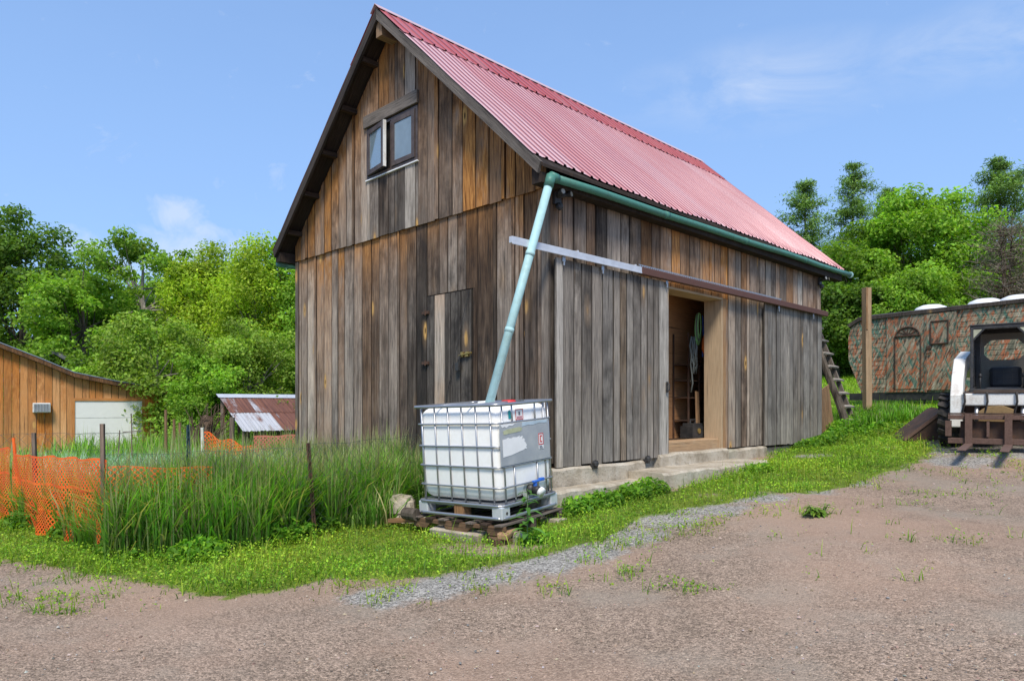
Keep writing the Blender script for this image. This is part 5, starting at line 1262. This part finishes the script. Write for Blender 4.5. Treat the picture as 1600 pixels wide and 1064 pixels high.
# local: x along the side seen, y away from the eye (left normal), z up; base 1.4
def tx(px,py,off=0.):
    n=Vector((-TD.y,TD.x,0)); r=Vector(((px-800)/F,1,-(py-HZ)/F)); k=(n.dot(TA0)+off)/n.dot(r); P=r*k; return (P-TA0).dot(TD),P.z+CH-1.4
zb,zt=.42,2.52; LEN=7.2
prof=[(.36,zb),(.14,zb+.55),(-.02,1.35),(-.03,2.0),(.05,2.32),(.35,2.47),(LEN,zt),(LEN,zb)]
m=MB(); n=len(prof)
# side skin with horizontal clapboard ribs
zs=[]; z=zb
while z<zt: zs.append(z); z+=.125
def xl(z):
    P=[(.36,zb),(.14,zb+.55),(-.02,1.35),(-.03,2.0),(.05,2.32),(.35,2.47),(.6,2.6)]
    for (x0,z0),(x1,z1) in zip(P,P[1:]):
        if z<=z1: return x0+(x1-x0)*(z-z0)/(z1-z0)
    return .6
V=[];Fs=[];U=[];C=[]; rows=[]
for z in zs:
    for dz,dy,g_ in ((0,0,1),(.008,0,1),(.012,-.008,0),(.116,-.004,0)): rows.append((min(z+dz,zt),dy,g_))
cols_=40
for (z,dy,g_) in rows:
    x0=xl(z)
    for i in range(cols_+1):
        x_=x0+(LEN-x0)*i/cols_; V.append((x_,dy,z)); U.append((x_,z)); C.append((.5,g_*.35,0,1))
for j in range(len(rows)-1):
    for i in range(cols_): f=(j*(cols_+1)+i,j*(cols_+1)+i+1,(j+1)*(cols_+1)+i+1,(j+1)*(cols_+1)+i); Fs.append(f)
m.add(V,Fs,[[U[k] for k in f] for f in Fs],C)
m.prism(prof[::-1],'y',.02,2.4,(.5,0,0,1)); m.build('body',M['camo'],trl)
m=MB(); m.prism([(.02,2.30),(.33,2.46),(LEN+.1,zt+.0),(LEN+.1,zt+.10),(.30,2.57),(-.04,2.38)],'y',-.06,2.46,(.4,.05,.4,1)); m.build('roof_edge',M['rot_board'],trl,bevel=.01)
def panel(name,pts,y,mat,parent,th=.02,col=(.5,0,0,1)):
    mb=MB(); mb.prism([(p[0],p[1]) for p in pts],'y',y-th,y,col); return mb.build(name,mat,parent)
xa,xb=tx(1386,560)[0],tx(1447,560)[0]
trimw=panel('door_surround',[(xa,zb+.02),(xb,zb+.02),(xb,2.48),(xa,2.48)],-.016,M['camo'],trl,.014,(.5,.25,0,1))
dx0,dx1=tx(1400,560)[0],tx(1440,560)[0]; dw=dx1-dx0; cxm=(dx0+dx1)/2
arc=lambda r,c,z,n=12:[(c+r*math.cos(a),z+r*.75*math.sin(a)) for a in np.linspace(0,math.pi,n)]
dr=panel('door',[(dx0,zb+.10),(dx1,zb+.10),(dx1,1.92)]+arc(dw/2,cxm,1.92)[1:-1]+[(dx0,1.92)],-.032,M['camo'],trl,.012)
tag(dr,'camouflage painted door with a fan shaped arched window')
fw=panel('fan_window',[(dx0+.08,1.93),(dx1-.08,1.93)]+arc(dw/2-.08,cxm,1.95)[1:-1],-.046,M['camo'],dr,.008,(.5,.85,0,1))
m=MB()
for a in np.linspace(0,math.pi,7): m.bar((cxm,-.058,1.95),(cxm+(dw/2-.06)*math.cos(a),-.058,1.95+(dw/2-.06)*.75*math.sin(a)),.022,.012,up=(0,1,0))
ap=[(x,-.058,z) for x,z in arc(dw/2-.02,cxm,1.93)]; m.tube(ap,.024,6); m.tube([(dx0,-.058,1.93),(dx1,-.058,1.93)],.02,6); m.tube([(dx0,-.05,zb+.1),(dx0,-.05,1.93)],.016,6); m.tube([(dx1,-.05,zb+.1),(dx1,-.05,1.93)],.016,6)
m.build('muntins',M['rust_dark'],fw)
ex0,ex1=tx(1449,560)[0],tx(1492,560)[0]
d2_=panel('door',[(ex0,zb+.06),(ex1,zb+.06),(ex1,2.46),(ex0,2.46)],-.030,M['camo'],trl,.014,(.5,.1,0,1)); tag(d2_,'camouflage painted door with a square painted over window')
gx0,gx1=tx(1456,520)[0],tx(1483,520)[0]; gz0,gz1=tx(1468,537)[1],tx(1468,502)[1]
wn=panel('window',[(gx0,gz0),(gx1,gz0),(gx1,gz1),(gx0,gz1)],-.046,M['camo'],d2_,.012,(.5,.35,0,1))
m=MB()
for a,b in (((gx0,gz0),(gx1,gz0)),((gx1,gz0),(gx1,gz1)),((gx1,gz1),(gx0,gz1)),((gx0,gz1),(gx0,gz0))): m.tube([(a[0],-.06,a[1]),(b[0],-.06,b[1])],.02,6)
m.build('window_frame',M['rust_dark'],wn)
m=MB(); hx,hz_=tx(1453,543); m.box((hx-.06,-.07,hz_-.04),(hx+.06,-.046,hz_+.04)); m.tube([(hx-.05,-.08,hz_-.16),(hx+.07,-.08,hz_-.14)],.018,6); m.build('door_handle',M['rust_dark'],d2_)
for x_ in (xb+.005,ex1+.02):
    m=MB(); m.box((x_-.03,-.045,zb),(x_+.03,-.02,2.47),(.5,.6,0,1)); m.build('corner_strip',M['camo'],trl)
m=MB(); m.box((-.0,.0,.22),(LEN,.12,.42)); m.box((0,2.28,.22),(LEN,2.4,.42)); m.box((-.05,.1,.27),(.42,.5,.40)); m.box((2.,.12,.26),(2.1,2.28,.36)); m.build('chassis_beam',M['black_metal'],trl)
m=MB(); x_=tx(1444,620)[0]; m.tube([(x_,.05,.25),(x_,.05,.12)],.03,8); m.rock((x_-.03,.1,.06),(.13,.11,.10)); m.build('jack',M['black_metal'],trl,smooth=True)
m=MB(); m.tube([(LEN-1.4,.15,0),(LEN-1.4,.45,0)],.36,24); m.build('wheel',M['black_rubber'],trl)
m=MB(); m.tube([(LEN-2.2,2.0,0),(LEN-2.2,2.25,0)],.36,24); m.build('wheel',M['black_rubber'],trl)
for px in (1455,1540,1592):
    x_=tx(px,482,.8)[0]; m=MB(); m.lathe([(.42,0),(.42,.05),(.36,.13),(.22,.19),(0,.215)],20,M=Matrix.Translation(Vector((x_,.8,2.60+.0*x_))))
    m.build('roof_dome',M['dome_white'],trl,smooth=True)
m=MB(); m.box((.4,.0,2.5),(LEN,2.4,2.6)); m.build('roof',M['shingle'],trl)

# ------------------------------------------------------------------ skid steer loader facing the drive
SK=thing('skid_steer',(7.86,11.2,g1(7.9,11.3)-.02),(0,0,R(-38)),'white skid steer loader with black cab and rusty pallet forks','loader')
def tyre(x,y,r=.41,w_=.30):
    m=MB(); Mx=Matrix.Translation(Vector((x,y,r)))@Matrix.Rotation(R(90),4,'Y')
    m.lathe([(.23,-w_/2+.02),(.27,-w_/2),(r-.05,-w_/2),(r-.015,-w_/2+.04),(r-.015,w_/2-.04),(r-.05,w_/2),(.27,w_/2),(.23,w_/2-.02)],28,M=Mx)
    for k in range(18):
        a=2*math.pi*k/18
        for s_,ph in ((-1,0),(1,.5)):
            a2=a+ph*2*math.pi/18; Rm=Matrix.Translation(Vector((x,y,r)))@Matrix.Rotation(a2,4,'X')@Matrix.Rotation(R(22*s_),4,'Z')
            m.box((s_*.005 if s_>0 else -w_/2-.005,-.03,r-.03),(w_/2+.005 if s_>0 else -.005,.03,r+.025),M=Rm)
    o=m.build('tyre',M['black_rubber'],SK)
    m=MB(); sx=1 if x>0 else -1; m.lathe([(.0,.02),(.10,.02),(.16,-.02),(.235,.0),(.24,.05),(.24,-.12),(0,-.12)],20,M=Matrix.Translation(Vector((x+sx*.11,y,r)))@Matrix.Rotation(R(90*sx),4,'Y')); m.build('rim',M['white_paint'],o,smooth=False)
for x in (-.70,.70):
    for y in (.18,1.28): tyre(x,y)
m=MB(); m.prism([(-.10,.28),(2.0,.28),(2.15,.55),(2.1,1.25),(1.35,1.35),(1.25,.92),(-.05,.86),(-.12,.6)],'x',-.50,.50); m.build('body',M['rust_dark'],SK,bevel=.02)
m=MB(); m.prism([(1.28,.75),(2.17,.6),(2.2,1.3),(1.45,1.40)],'x',-.52,.52); m.build('engine_cover',M['white_paint'],SK,bevel=.03)
# cab
cb_=MB(); CW=.39; z0,z1=.86,1.88
for sx in (-1,1):
    cb_.bar((sx*CW,-.02,z0),(sx*CW,.05,z1),.045,.05,up=(0,1,0)); cb_.bar((sx*CW,1.15,z0+.1),(sx*CW,1.0,z1),.045,.05,up=(0,1,0))
    cb_.bar((sx*CW,.03,z1-.0),(sx*CW,1.02,z1),.06,.05); cb_.bar((sx*CW,-.02,z0+.02),(sx*CW,1.15,z0+.1),.05,.06)
cb_.bar((-CW-.02,.05,z1),(CW+.02,.05,z1),.04,.055); cb_.bar((-CW-.03,1.0,z1),(CW+.03,1.0,z1),.05,.06); cb_.box((-CW-.03,-.05,z0-.02),(CW+.03,.02,z0+.045)); cb_.box((-CW-.03,.02,z1+.025),(CW+.03,1.03,z1+.05))
cab=cb_.build('cab',M['black_metal'],SK,bevel=.008)
for sx in (-1,1):
    m=MB(); m.prism([(sx*(CW-.02),z1-.17),(sx*(CW-.02),z1-.03),(sx*(CW-.15),z1-.03)],'y',.035,.045); m.build('corner_gusset',simple('gusset',(.42,.42,.30),.6),cab)
    m=MB(); m.bar((sx*(CW-.02),.03,z1-.19),(sx*(CW-.17),.03,z1-.02),.025,.025,up=(0,1,0)); m.build('gusset_bar',M['black_metal'],cab)
    m=MB()
    for q_ in np.arange(.10,1.0,.055): m.box((sx*CW-.004,q_-.006,z0+.10),(sx*CW+.004,q_+.006,z1-.02))
    for q_ in np.arange(z0+.12,z1-.03,.055): m.box((sx*CW-.0035,.06,q_-.006),(sx*CW+.0035,1.02,q_+.006))
    m.build('side_screen',M['black_metal'],cab)
    m=MB(); m.box((sx*(CW-.04)-.03,.62,z0+.04),(sx*(CW-.04)+.03,.72,z1-.05)); m.build('pillar',M['black_metal'],cab)
# rear wall of the cab with an open window
m=MB(); WX,wz0,wz1=.29,1.40,1.74
m.box((-CW,1.0,z0-.1),(CW,1.03,wz0)); m.box((-CW,1.0,wz1),(CW,1.03,z1)); m.box((-CW,1.0,wz0),(-WX,1.03,wz1)); m.box((WX,1.0,wz0),(CW,1.03,wz1))
for sx in (-1,1):
    for sz,zz in ((-1,wz0),(1,wz1)): m.prism([(sx*WX,zz),(sx*(WX-.10),zz),(sx*WX,zz-sz*.10)],'y',1.002,1.028)
m.build('rear_panel',simple('cab_grey',(.30,.28,.24),.7,0,.3,5,(.16,.14,.11),.5),cab)
m=MB(); m.box((-CW+.03,.1,z0-.12),(CW-.03,1.0,z0-.06)); m.build('cab_floor',simple('cab_mat',(.10,.085,.06),.85),cab)
m=MB(); m.box((-.25,.42,z0-.02),(.27,.92,z0+.08)); seat=m.build('seat',M['seat_vinyl'],SK,bevel=.04)
m=MB(); m.box((-.20,.80,z0+.08),(.25,.93,z0+.42)); bk_=m.build('backrest',M['seat_vinyl'],seat,bevel=.05)
m=MB(); 
for x in (-.12,0,.12): m.box((x-.004,.793,z0+.15),(x+.004,.80,z0+.38))
for z in (.24,.34): m.box((-.2,.793,z0+z),(.2,.80,z0+z+.008))
m.build('seam',M['black_metal'],bk_)
for sx in (-1,1):
    m=MB(); m.tube([(sx*.29,.25,z0-.05),(sx*.29,.22,z0+.2),(sx*.29,.24,z0+.24)],.012,8); m.rock((sx*.29,.235,z0+.26),(.028,.028,.04)); m.build('control_lever',M['black_metal'],SK,smooth=True)
# loader arms
for sx in (-1,1):
    m=MB(); X=sx*.575
    m.prism([(2.15,1.45),(1.2,1.58),(.2,1.40),(-.14,1.10),(-.33,.80),(-.36,.30),(-.20,.30),(-.14,.70),(.06,.95),(.4,1.16),(1.2,1.33),(2.15,1.15)],'x',X-.085,X+.085); m.build('loader_arm',M['white_paint'],SK,bevel=.015)
    m=MB(); m.tube([(X-sx*.0,.55,.75),(X,-.05,.62)],.04,10); m.tube([(X,-.05,.62),(X,-.3,.5)],.022,8); m.build('lift_cylinder',M['steel'],SK,smooth=True)
m=MB(); m.box((-.51,-.34,.64),(.51,-.18,.83)); cr_=m.build('cross_tube',M['white_paint'],SK,bevel=.02)
m=MB(); m.box((-.34,-.36,.835),(.36,-.20,.885),(.4,.1,.4,1)); o=m.build('plank',M['rot_board'],SK,bevel=.006)
for x,l in ((-.46,.26),(-.16,.36),(.22,.34),(.46,.3)):
    m=MB(); m.tube([(x,-.22,.86),(x,-.37,.84),(x+.01,-.385,.7),(x-.03,-.36,.62-l*.3),(x+.06,-.3,.60-l*.45),(x+.2,-.26,.66-l*.5)],.016,7); m.build('hydraulic_hose',M['black_rubber'],SK,smooth=True)
m=MB(); m.prism([(-.30,.40),(.16,.38),(.20,.58),(.05,.64),(-.16,.63),(-.27,.55)],'y',-.37,-.30); m.build('mud_flap',simple('straw_canvas',(.33,.21,.09),.9,0,.5,14,(.12,.08,.04),.6,.5),SK,bevel=.01)
for sx in (-1,1):
    m=MB(); m.tube([(sx*.3,-.1,.75),(sx*.3,-.42,.42)],.035,10); m.build('tilt_cylinder',M['steel'],SK,smooth=True)
# fork carriage
SK.scale=(1,1,1.03)
fk=MB(); Y0,Y1=-.62,-.54
fk.box((-.66,Y0,.43),(.66,Y1,.50)); fk.box((-.66,Y0,.06),(.66,Y1,.145)); carriage=fk.build('fork_carriage',M['rust'],SK,bevel=.006)
m=MB(); m.box((-.66,Y0+.03,.505),(.66,Y1+.03,.53)); m.build('top_lip',M['rust_dark'],carriage)
for x in (-.655,.655): m=MB(); m.box((x-.04,Y0+.004,.17),(x+.04,Y1,.41)); m.build('end_plate',M['rust'],carriage)
for x in (-.13,.40): m=MB(); m.box((x-.018,Y0+.02,.17),(x+.018,Y1-.01,.41)); m.build('bar',M['rust'],carriage)
m=MB(); m.box((-.5,Y1+.02,.08),(.5,Y1+.12,.40)); m.build('mount_plate',M['rust_dark'],carriage)
for x in (-.38,.13,.56):
    m=MB(); m.box((x-.048,Y0-.045,.02),(x+.048,Y0-.002,.515)); m.prism([(Y0-.045,.02),(Y0-.045,.065),(Y0-1.0,.035),(Y0-1.12,.022),(Y0-1.12,.012)],'x',x-.055,x+.055); m.build('fork',M['rust'],carriage,bevel=.004)
# spare bucket lying beside it
bk0=at(1410,682,12.6); zb_=g1(bk0.x+.4,12.6)
bu=thing('loader_bucket',(bk0.x,12.55,zb_-.02),(0,0,R(-20)),'rusty brown loader bucket resting on the grass behind the tyre','bucket')
side=[(0,0.02),(.06,0),(.85,0),(1.05,.12),(1.1,.55),(.72,.62),(.64,.58)]
for y in (0,1.5): m=MB(); m.prism(side,'y',y,y+.025); m.build('side_plate',M['rust_dark'],bu,bevel=.004)
m=MB(); m.prism([(-.03,.0),(.85,-.012),(1.07,.11),(1.12,.56),(1.09,.56),(1.04,.13),(.84,.012),(.0,.025)],'y',.0251,1.4999); m.build('shell',M['rust_dark'],bu)
m=MB(); m.bar((.0,-.012,.03),(.66,-.012,.60),.05,.03,up=(0,1,0)); m.bar((.64,-.012,.59),(1.08,-.012,.56),.05,.03,up=(0,1,0)); m.build('wear_strip',M['rust'],bu)
m=MB(); m.prism([(.0,.03),(.64,.58),(.66,.60),(.02,.055)],'y',.03,1.49); m.build('grate_plate',M['rust_dark'],bu)

# ------------------------------------------------------------------ trees
def sph(n): v=RNG.normal(size=(n,3)); return v/np.linalg.norm(v,axis=1,keepdims=True)
def limb(mb,a,b,r0,r1,bend=.25,n=5,sides=7):
    a,b=Vector(a),Vector(b); L=(b-a).length; o=Vector((random.uniform(-1,1),random.uniform(-1,1),random.uniform(.1,.9)))*L*bend*.5
    pts=[]; rs=[]
    for i in range(n+1):
        t=i/n; pts.append(a.lerp(b,t)+o*math.sin(math.pi*t)*.6); rs.append(r0+(r1-r0)*t)
    mb.tube(pts,rs,sides,cap=False); return pts
def tree(name,label,x,y,H,rx,base,nl,ls,pal,seed,K=70,open_=.0,barkm='bark',ry=None,clump=.85,lean=0,group=None,trunkr=None,shape=1.,drop=0.):
    global RNG; RNG=np.random.default_rng(seed); random.seed(seed)
    z0=g1(x,y); root=thing(name,(x,y,z0),(0,0,0),label,'tree',group); ry=ry or rx
    cz=(H+base)/2; hz=(H-base)/2
    # clumps: shell-weighted points in an uneven ellipsoid
    d=sph(K); d[:,2]=d[:,2]*.95+.05; rad=(.50+.50*RNG.random(K)**.5)*(1+.20*np.sin(3*np.arctan2(d[:,1],d[:,0])+seed)*.8+RNG.normal(0,.07,K))
    c=d*rad[:,None]*np.array([rx,ry,hz])+np.array([lean*.6,0,cz]); k2=1-(1-shape)*np.clip((c[:,2]-base)/(H-base),0,1); c[:,0]*=k2; c[:,1]*=k2
    cr=clump*RNG.uniform(.6,1.25,K)*(.55+.45*rx/3.)
    n=nl; w_=cr**2; idx=RNG.choice(K,n,p=w_/w_.sum())
    u=sph(n); rr=RNG.random(n)**.45; p=c[idx]+u*(rr*cr[idx])[:,None]*np.array([1.15,1.15,.72]); p[:,2]-=drop*RNG.random(n)**2
    nr=u*.5+RNG.normal(size=(n,3))*.55+np.array([0,0,.55])
    tone=RNG.uniform(.75,1.2,K)
    col=pick(pal,n,.2)*tone[idx][:,None]*(.74+.36*rr*np.clip(.6+.6*u[:,2],.35,1.2))[:,None]  # shade put into leaf colour: darker inside and beneath each clump
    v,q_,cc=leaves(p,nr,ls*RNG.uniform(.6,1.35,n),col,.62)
    k=p[:,2]>.15
    tm=MB(); tr0=trunkr or .045*H*.45; top=(lean*.5,0,base+(H-base)*.55)
    tp=limb(tm,(0,0,-.2),top,tr0,tr0*.42,.06,7,10); limb(tm,top,(lean,0,H*.93),tr0*.42,.02,.1,5,7)
    for i in RNG.choice(K,min(K,26),replace=False):
        s_=tp[min(len(tp)-1,RNG.integers(3,8))]; e=Vector(c[i]); mid=s_.lerp(e,.55)+Vector((0,0,-.1*rx)); limb(tm,s_,e,tr0*.26,.018,.2,4,5)
    raw_mesh('crown',v,q_,cc,M['leaf'],root); tm.build('trunk',M[barkm],root,smooth=True); return root
def pine(name,label,x,y,H,r,base,seed,pal=((.17,.29,.06),(.22,.35,.08),(.12,.21,.045)),gap=.50,dens=1.25,topbare=0.,group=None,up=.15,asym=0.):
    global RNG; RNG=np.random.default_rng(seed); random.seed(seed)
    z0=g1(x,y); root=thing(name,(x,y,z0),(0,0,0),label,'tree',group); tm=MB()
    lx=random.uniform(-.02,.02)*H
    tm.tube([(0,0,-.2),(lx*.4,0,H*.5),(lx,0,H)],[.022*H*.7,.014*H*.7,.02],9)
    P=[];N=[];S=[];C=[]; z=base
    while z<H-.15:
        t=(z-base)/(H-base); prof=r*(1-t)**.8*(.45+1.0*random.random()) if t>.05 else r*.6
        nb=random.randint(5,7); a0=random.uniform(0,6.28)
        for k in range(nb):
            a=a0+6.28*k/nb+random.uniform(-.35,.35); L=max(.3,prof*random.uniform(.45,1.2)*(1+asym*math.cos(a)))
            zz=min(z+random.uniform(-.5,.5),H-.1); o=Vector((lx*zz/H,0,zz)); e=o+Vector((math.cos(a)*L,math.sin(a)*L,L*(up+.35*t)-.08*L*(1-t)))
            pts=limb(tm,o,e,.035*(1-t)+.012,.008,.12,4,5)
            m=int(105*(L+.4)*dens)
            f=.25+.80*RNG.random(m)**.6; base_=np.array(o)+(np.array(e)-np.array(o))*f[:,None]
            cs=.17+.10*min(L,2.5)
            off=RNG.normal(size=(m,3))*np.array([cs,cs,cs*.55]); off[:,2]+=.10
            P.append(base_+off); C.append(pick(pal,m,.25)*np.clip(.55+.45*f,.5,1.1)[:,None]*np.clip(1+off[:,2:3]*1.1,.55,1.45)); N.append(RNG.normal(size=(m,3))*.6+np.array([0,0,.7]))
        z+=gap*(.75+.5*random.random())*(1-.35*t)
    P=np.concatenate(P);N=np.concatenate(N);C=np.concatenate(C)
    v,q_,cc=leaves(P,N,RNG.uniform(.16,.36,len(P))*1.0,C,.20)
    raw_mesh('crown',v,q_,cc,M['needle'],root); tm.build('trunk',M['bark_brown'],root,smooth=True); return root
def bare(name,label,x,y,H,r,seed):
    global RNG; RNG=np.random.default_rng(seed); random.seed(seed)
    root=thing(name,(x,y,g1(x,y)),(0,0,0),label,'tree'); tm=MB(); tw=MB(); tips=[]
    for s_ in range(3):
        b=(random.uniform(-.4,.4),random.uniform(-.4,.4),0); t=limb(tm,b,(b[0]*2+random.uniform(-.3,.3),b[1]*2,H*.92),.10,.02,.08,8,7)
        for j in range(60):
            f=.18+.8*random.random(); o=t[min(8,int(f*8))].lerp(t[min(8,int(f*8)+1)] if int(f*8)<8 else t[8],random.random()); a=random.uniform(0,6.28); L=r*(1.15-.8*f)*random.uniform(.5,1.1)
            e=o+Vector((math.cos(a)*L,math.sin(a)*L,L*random.uniform(.0,.55))); q_=limb(tm,o,e,.025,.006,.2,4,4)
            for k in range(9):
                s0=q_[random.randint(1,4)]; e2=s0+Vector((random.gauss(0,.3),random.gauss(0,.3),random.uniform(-.1,.45))); tw.tube([s0,(s0+e2)/2+Vector((0,0,.04)),e2],[.008,.006,.003],3,cap=False); tips.append(e2)
    tm.build('trunk',M['bark_brown'],root,smooth=True); tw.build('twigs',M['twig'],root)
    T_=np.array([tuple(p) for p in tips]); idx=RNG.integers(0,len(T_),5200); p=T_[idx]+RNG.normal(size=(5200,3))*.16
    v,q_,cc=leaves(p,RNG.normal(size=(5200,3)),RNG.uniform(.06,.16,5200),pick([(.20,.155,.115),(.26,.21,.16),(.15,.115,.09),(.15,.16,.08)],5200),.25); raw_mesh('dry_needles',v,q_,cc,M['needle'],root)
M['twig']=bark('twig',(.15,.115,.09),(.32,.265,.22))
G_D=[(.13,.24,.03),(.17,.29,.038),(.095,.18,.025)]; G_M=[(.22,.38,.04),(.28,.45,.05),(.18,.31,.035)]; G_B=[(.25,.44,.045),(.32,.51,.055),(.20,.36,.04)]; G_Y=[(.36,.50,.04),(.43,.56,.05),(.30,.43,.035)]; G_W=[(.28,.42,.06),(.35,.49,.075),(.23,.35,.05)]
def px_x(px,Y): return (px-800)/F*Y
def top(py,Y,px): return CH-(py-HZ)/F*Y-g1(px_x(px,Y),Y)
# left wood
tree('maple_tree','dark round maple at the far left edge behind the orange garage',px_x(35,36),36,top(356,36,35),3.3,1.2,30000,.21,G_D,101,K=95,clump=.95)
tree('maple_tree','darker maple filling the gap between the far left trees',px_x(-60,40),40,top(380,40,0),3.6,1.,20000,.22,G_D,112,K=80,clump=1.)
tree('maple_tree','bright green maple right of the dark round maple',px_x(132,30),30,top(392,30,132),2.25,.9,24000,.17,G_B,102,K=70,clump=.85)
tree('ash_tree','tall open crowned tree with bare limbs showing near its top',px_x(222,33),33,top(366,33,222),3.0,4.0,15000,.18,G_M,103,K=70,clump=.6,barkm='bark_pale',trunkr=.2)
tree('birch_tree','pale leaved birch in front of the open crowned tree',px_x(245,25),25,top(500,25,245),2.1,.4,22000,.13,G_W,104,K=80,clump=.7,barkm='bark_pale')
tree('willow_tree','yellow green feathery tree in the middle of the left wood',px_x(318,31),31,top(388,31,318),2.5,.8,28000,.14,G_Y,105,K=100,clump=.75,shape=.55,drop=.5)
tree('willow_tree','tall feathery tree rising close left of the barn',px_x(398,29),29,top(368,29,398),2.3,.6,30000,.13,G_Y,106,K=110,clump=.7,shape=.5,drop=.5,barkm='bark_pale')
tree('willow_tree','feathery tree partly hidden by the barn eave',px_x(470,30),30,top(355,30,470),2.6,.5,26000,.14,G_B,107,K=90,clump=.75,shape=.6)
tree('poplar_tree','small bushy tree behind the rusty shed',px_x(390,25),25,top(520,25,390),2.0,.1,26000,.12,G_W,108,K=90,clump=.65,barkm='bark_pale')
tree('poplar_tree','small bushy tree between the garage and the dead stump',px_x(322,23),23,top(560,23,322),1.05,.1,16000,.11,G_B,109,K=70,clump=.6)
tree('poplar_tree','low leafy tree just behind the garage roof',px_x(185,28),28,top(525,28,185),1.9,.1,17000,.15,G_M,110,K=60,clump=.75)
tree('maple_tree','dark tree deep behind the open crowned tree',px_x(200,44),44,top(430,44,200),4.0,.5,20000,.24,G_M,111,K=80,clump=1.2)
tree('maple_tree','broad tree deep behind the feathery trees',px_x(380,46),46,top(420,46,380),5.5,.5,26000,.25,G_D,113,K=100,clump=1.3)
# right wood
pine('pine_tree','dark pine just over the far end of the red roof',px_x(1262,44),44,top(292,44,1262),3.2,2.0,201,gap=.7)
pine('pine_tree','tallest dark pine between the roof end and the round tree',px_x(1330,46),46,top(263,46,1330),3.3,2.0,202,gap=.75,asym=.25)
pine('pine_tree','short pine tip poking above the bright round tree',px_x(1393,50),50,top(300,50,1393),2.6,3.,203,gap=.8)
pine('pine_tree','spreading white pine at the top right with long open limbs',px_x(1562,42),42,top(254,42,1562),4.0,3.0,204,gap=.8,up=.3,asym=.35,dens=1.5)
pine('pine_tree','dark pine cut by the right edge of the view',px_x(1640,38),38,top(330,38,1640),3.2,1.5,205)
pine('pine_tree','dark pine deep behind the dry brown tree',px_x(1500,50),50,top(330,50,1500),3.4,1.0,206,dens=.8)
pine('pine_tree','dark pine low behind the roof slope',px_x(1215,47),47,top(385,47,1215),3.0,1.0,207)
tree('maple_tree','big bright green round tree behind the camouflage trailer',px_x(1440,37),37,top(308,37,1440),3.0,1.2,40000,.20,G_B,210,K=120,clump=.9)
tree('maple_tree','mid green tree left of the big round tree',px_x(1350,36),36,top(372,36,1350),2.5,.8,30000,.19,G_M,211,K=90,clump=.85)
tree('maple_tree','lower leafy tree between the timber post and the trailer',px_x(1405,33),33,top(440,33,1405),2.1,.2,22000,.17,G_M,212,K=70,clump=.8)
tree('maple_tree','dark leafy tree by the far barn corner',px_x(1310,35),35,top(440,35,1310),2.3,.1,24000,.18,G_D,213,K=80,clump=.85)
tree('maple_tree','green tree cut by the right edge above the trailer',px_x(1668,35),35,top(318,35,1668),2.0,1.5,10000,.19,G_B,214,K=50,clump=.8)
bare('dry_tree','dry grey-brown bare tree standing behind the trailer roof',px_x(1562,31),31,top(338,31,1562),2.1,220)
tree('maple_tree','dark tree deep behind the trailer',px_x(1500,42),42,top(400,42,1500),4.2,.2,24000,.24,G_D,215,K=90,clump=1.2)
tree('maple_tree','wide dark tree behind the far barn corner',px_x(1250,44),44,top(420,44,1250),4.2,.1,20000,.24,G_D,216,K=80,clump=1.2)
# far hedge mass closing the woods
RNG=np.random.default_rng(9)
def far_mass(name,label,x0,x1,y0,h,n,ls,pal):
    x=RNG.uniform(x0,x1,n); y=y0+RNG.random(n)*4; z=gz(x,y)+RNG.random(n)**.8*h*(.65+.6*vnoise(x,y*0,.22,31)); c=pick(pal,n,.25)*(.5+.7*RNG.random(n))[:,None]
    v,q_,cc=leaves(np.c_[x,y,z],RNG.normal(size=(n,3))+np.array([0,-.3,.5]),ls*RNG.uniform(.6,1.3,n),c,.6); return tag(raw_mesh(name,v,q_,cc,M['leaf']),label,None,None,'stuff')
far_mass('undergrowth','dark undergrowth closing the foot of the wood on the right',12,44,39,3.4,36000,.28,G_D)
far_mass('undergrowth','tangled green undergrowth behind the garden on the left',-34,2,30,2.4,36000,.22,G_M)
far_mass('forest','distant forest mass closing the horizon',-90,110,75,8.,60000,.55,G_D)
x=RNG.uniform(-10.6,-5.5,16000); y=RNG.uniform(20.,25,16000); z=gz(x,y)+RNG.random(16000)**1.3*1.5*(.4+vnoise(x,y,.6,41)); c=pick(G_M,16000,.25)
v,q_,cc=leaves(np.c_[x,y,z],RNG.normal(size=(16000,3))+np.array([0,-.3,.6]),RNG.uniform(.06,.15,16000),c,.6); tag(raw_mesh('shrubbery',v,q_,cc,M['leaf']),'leafy shrubs and nettles around the rusty shed',None,None,'stuff')

GROUPS={'tree':'trees around the yard','post':'posts of the garden fence','netting':'netting round the garden','fence':'wire mesh fences','block':'blocks propping up the pallet','stone':'stones at the barn foot','board':'loose boards about the yard','plant':'lone plants by the drive','step':'concrete slabs along the barn','ledge':'concrete slabs along the barn'}
for o in SC.objects:
    if o.parent is None and o.get('category') in GROUPS: o['group']=GROUPS[o['category']]
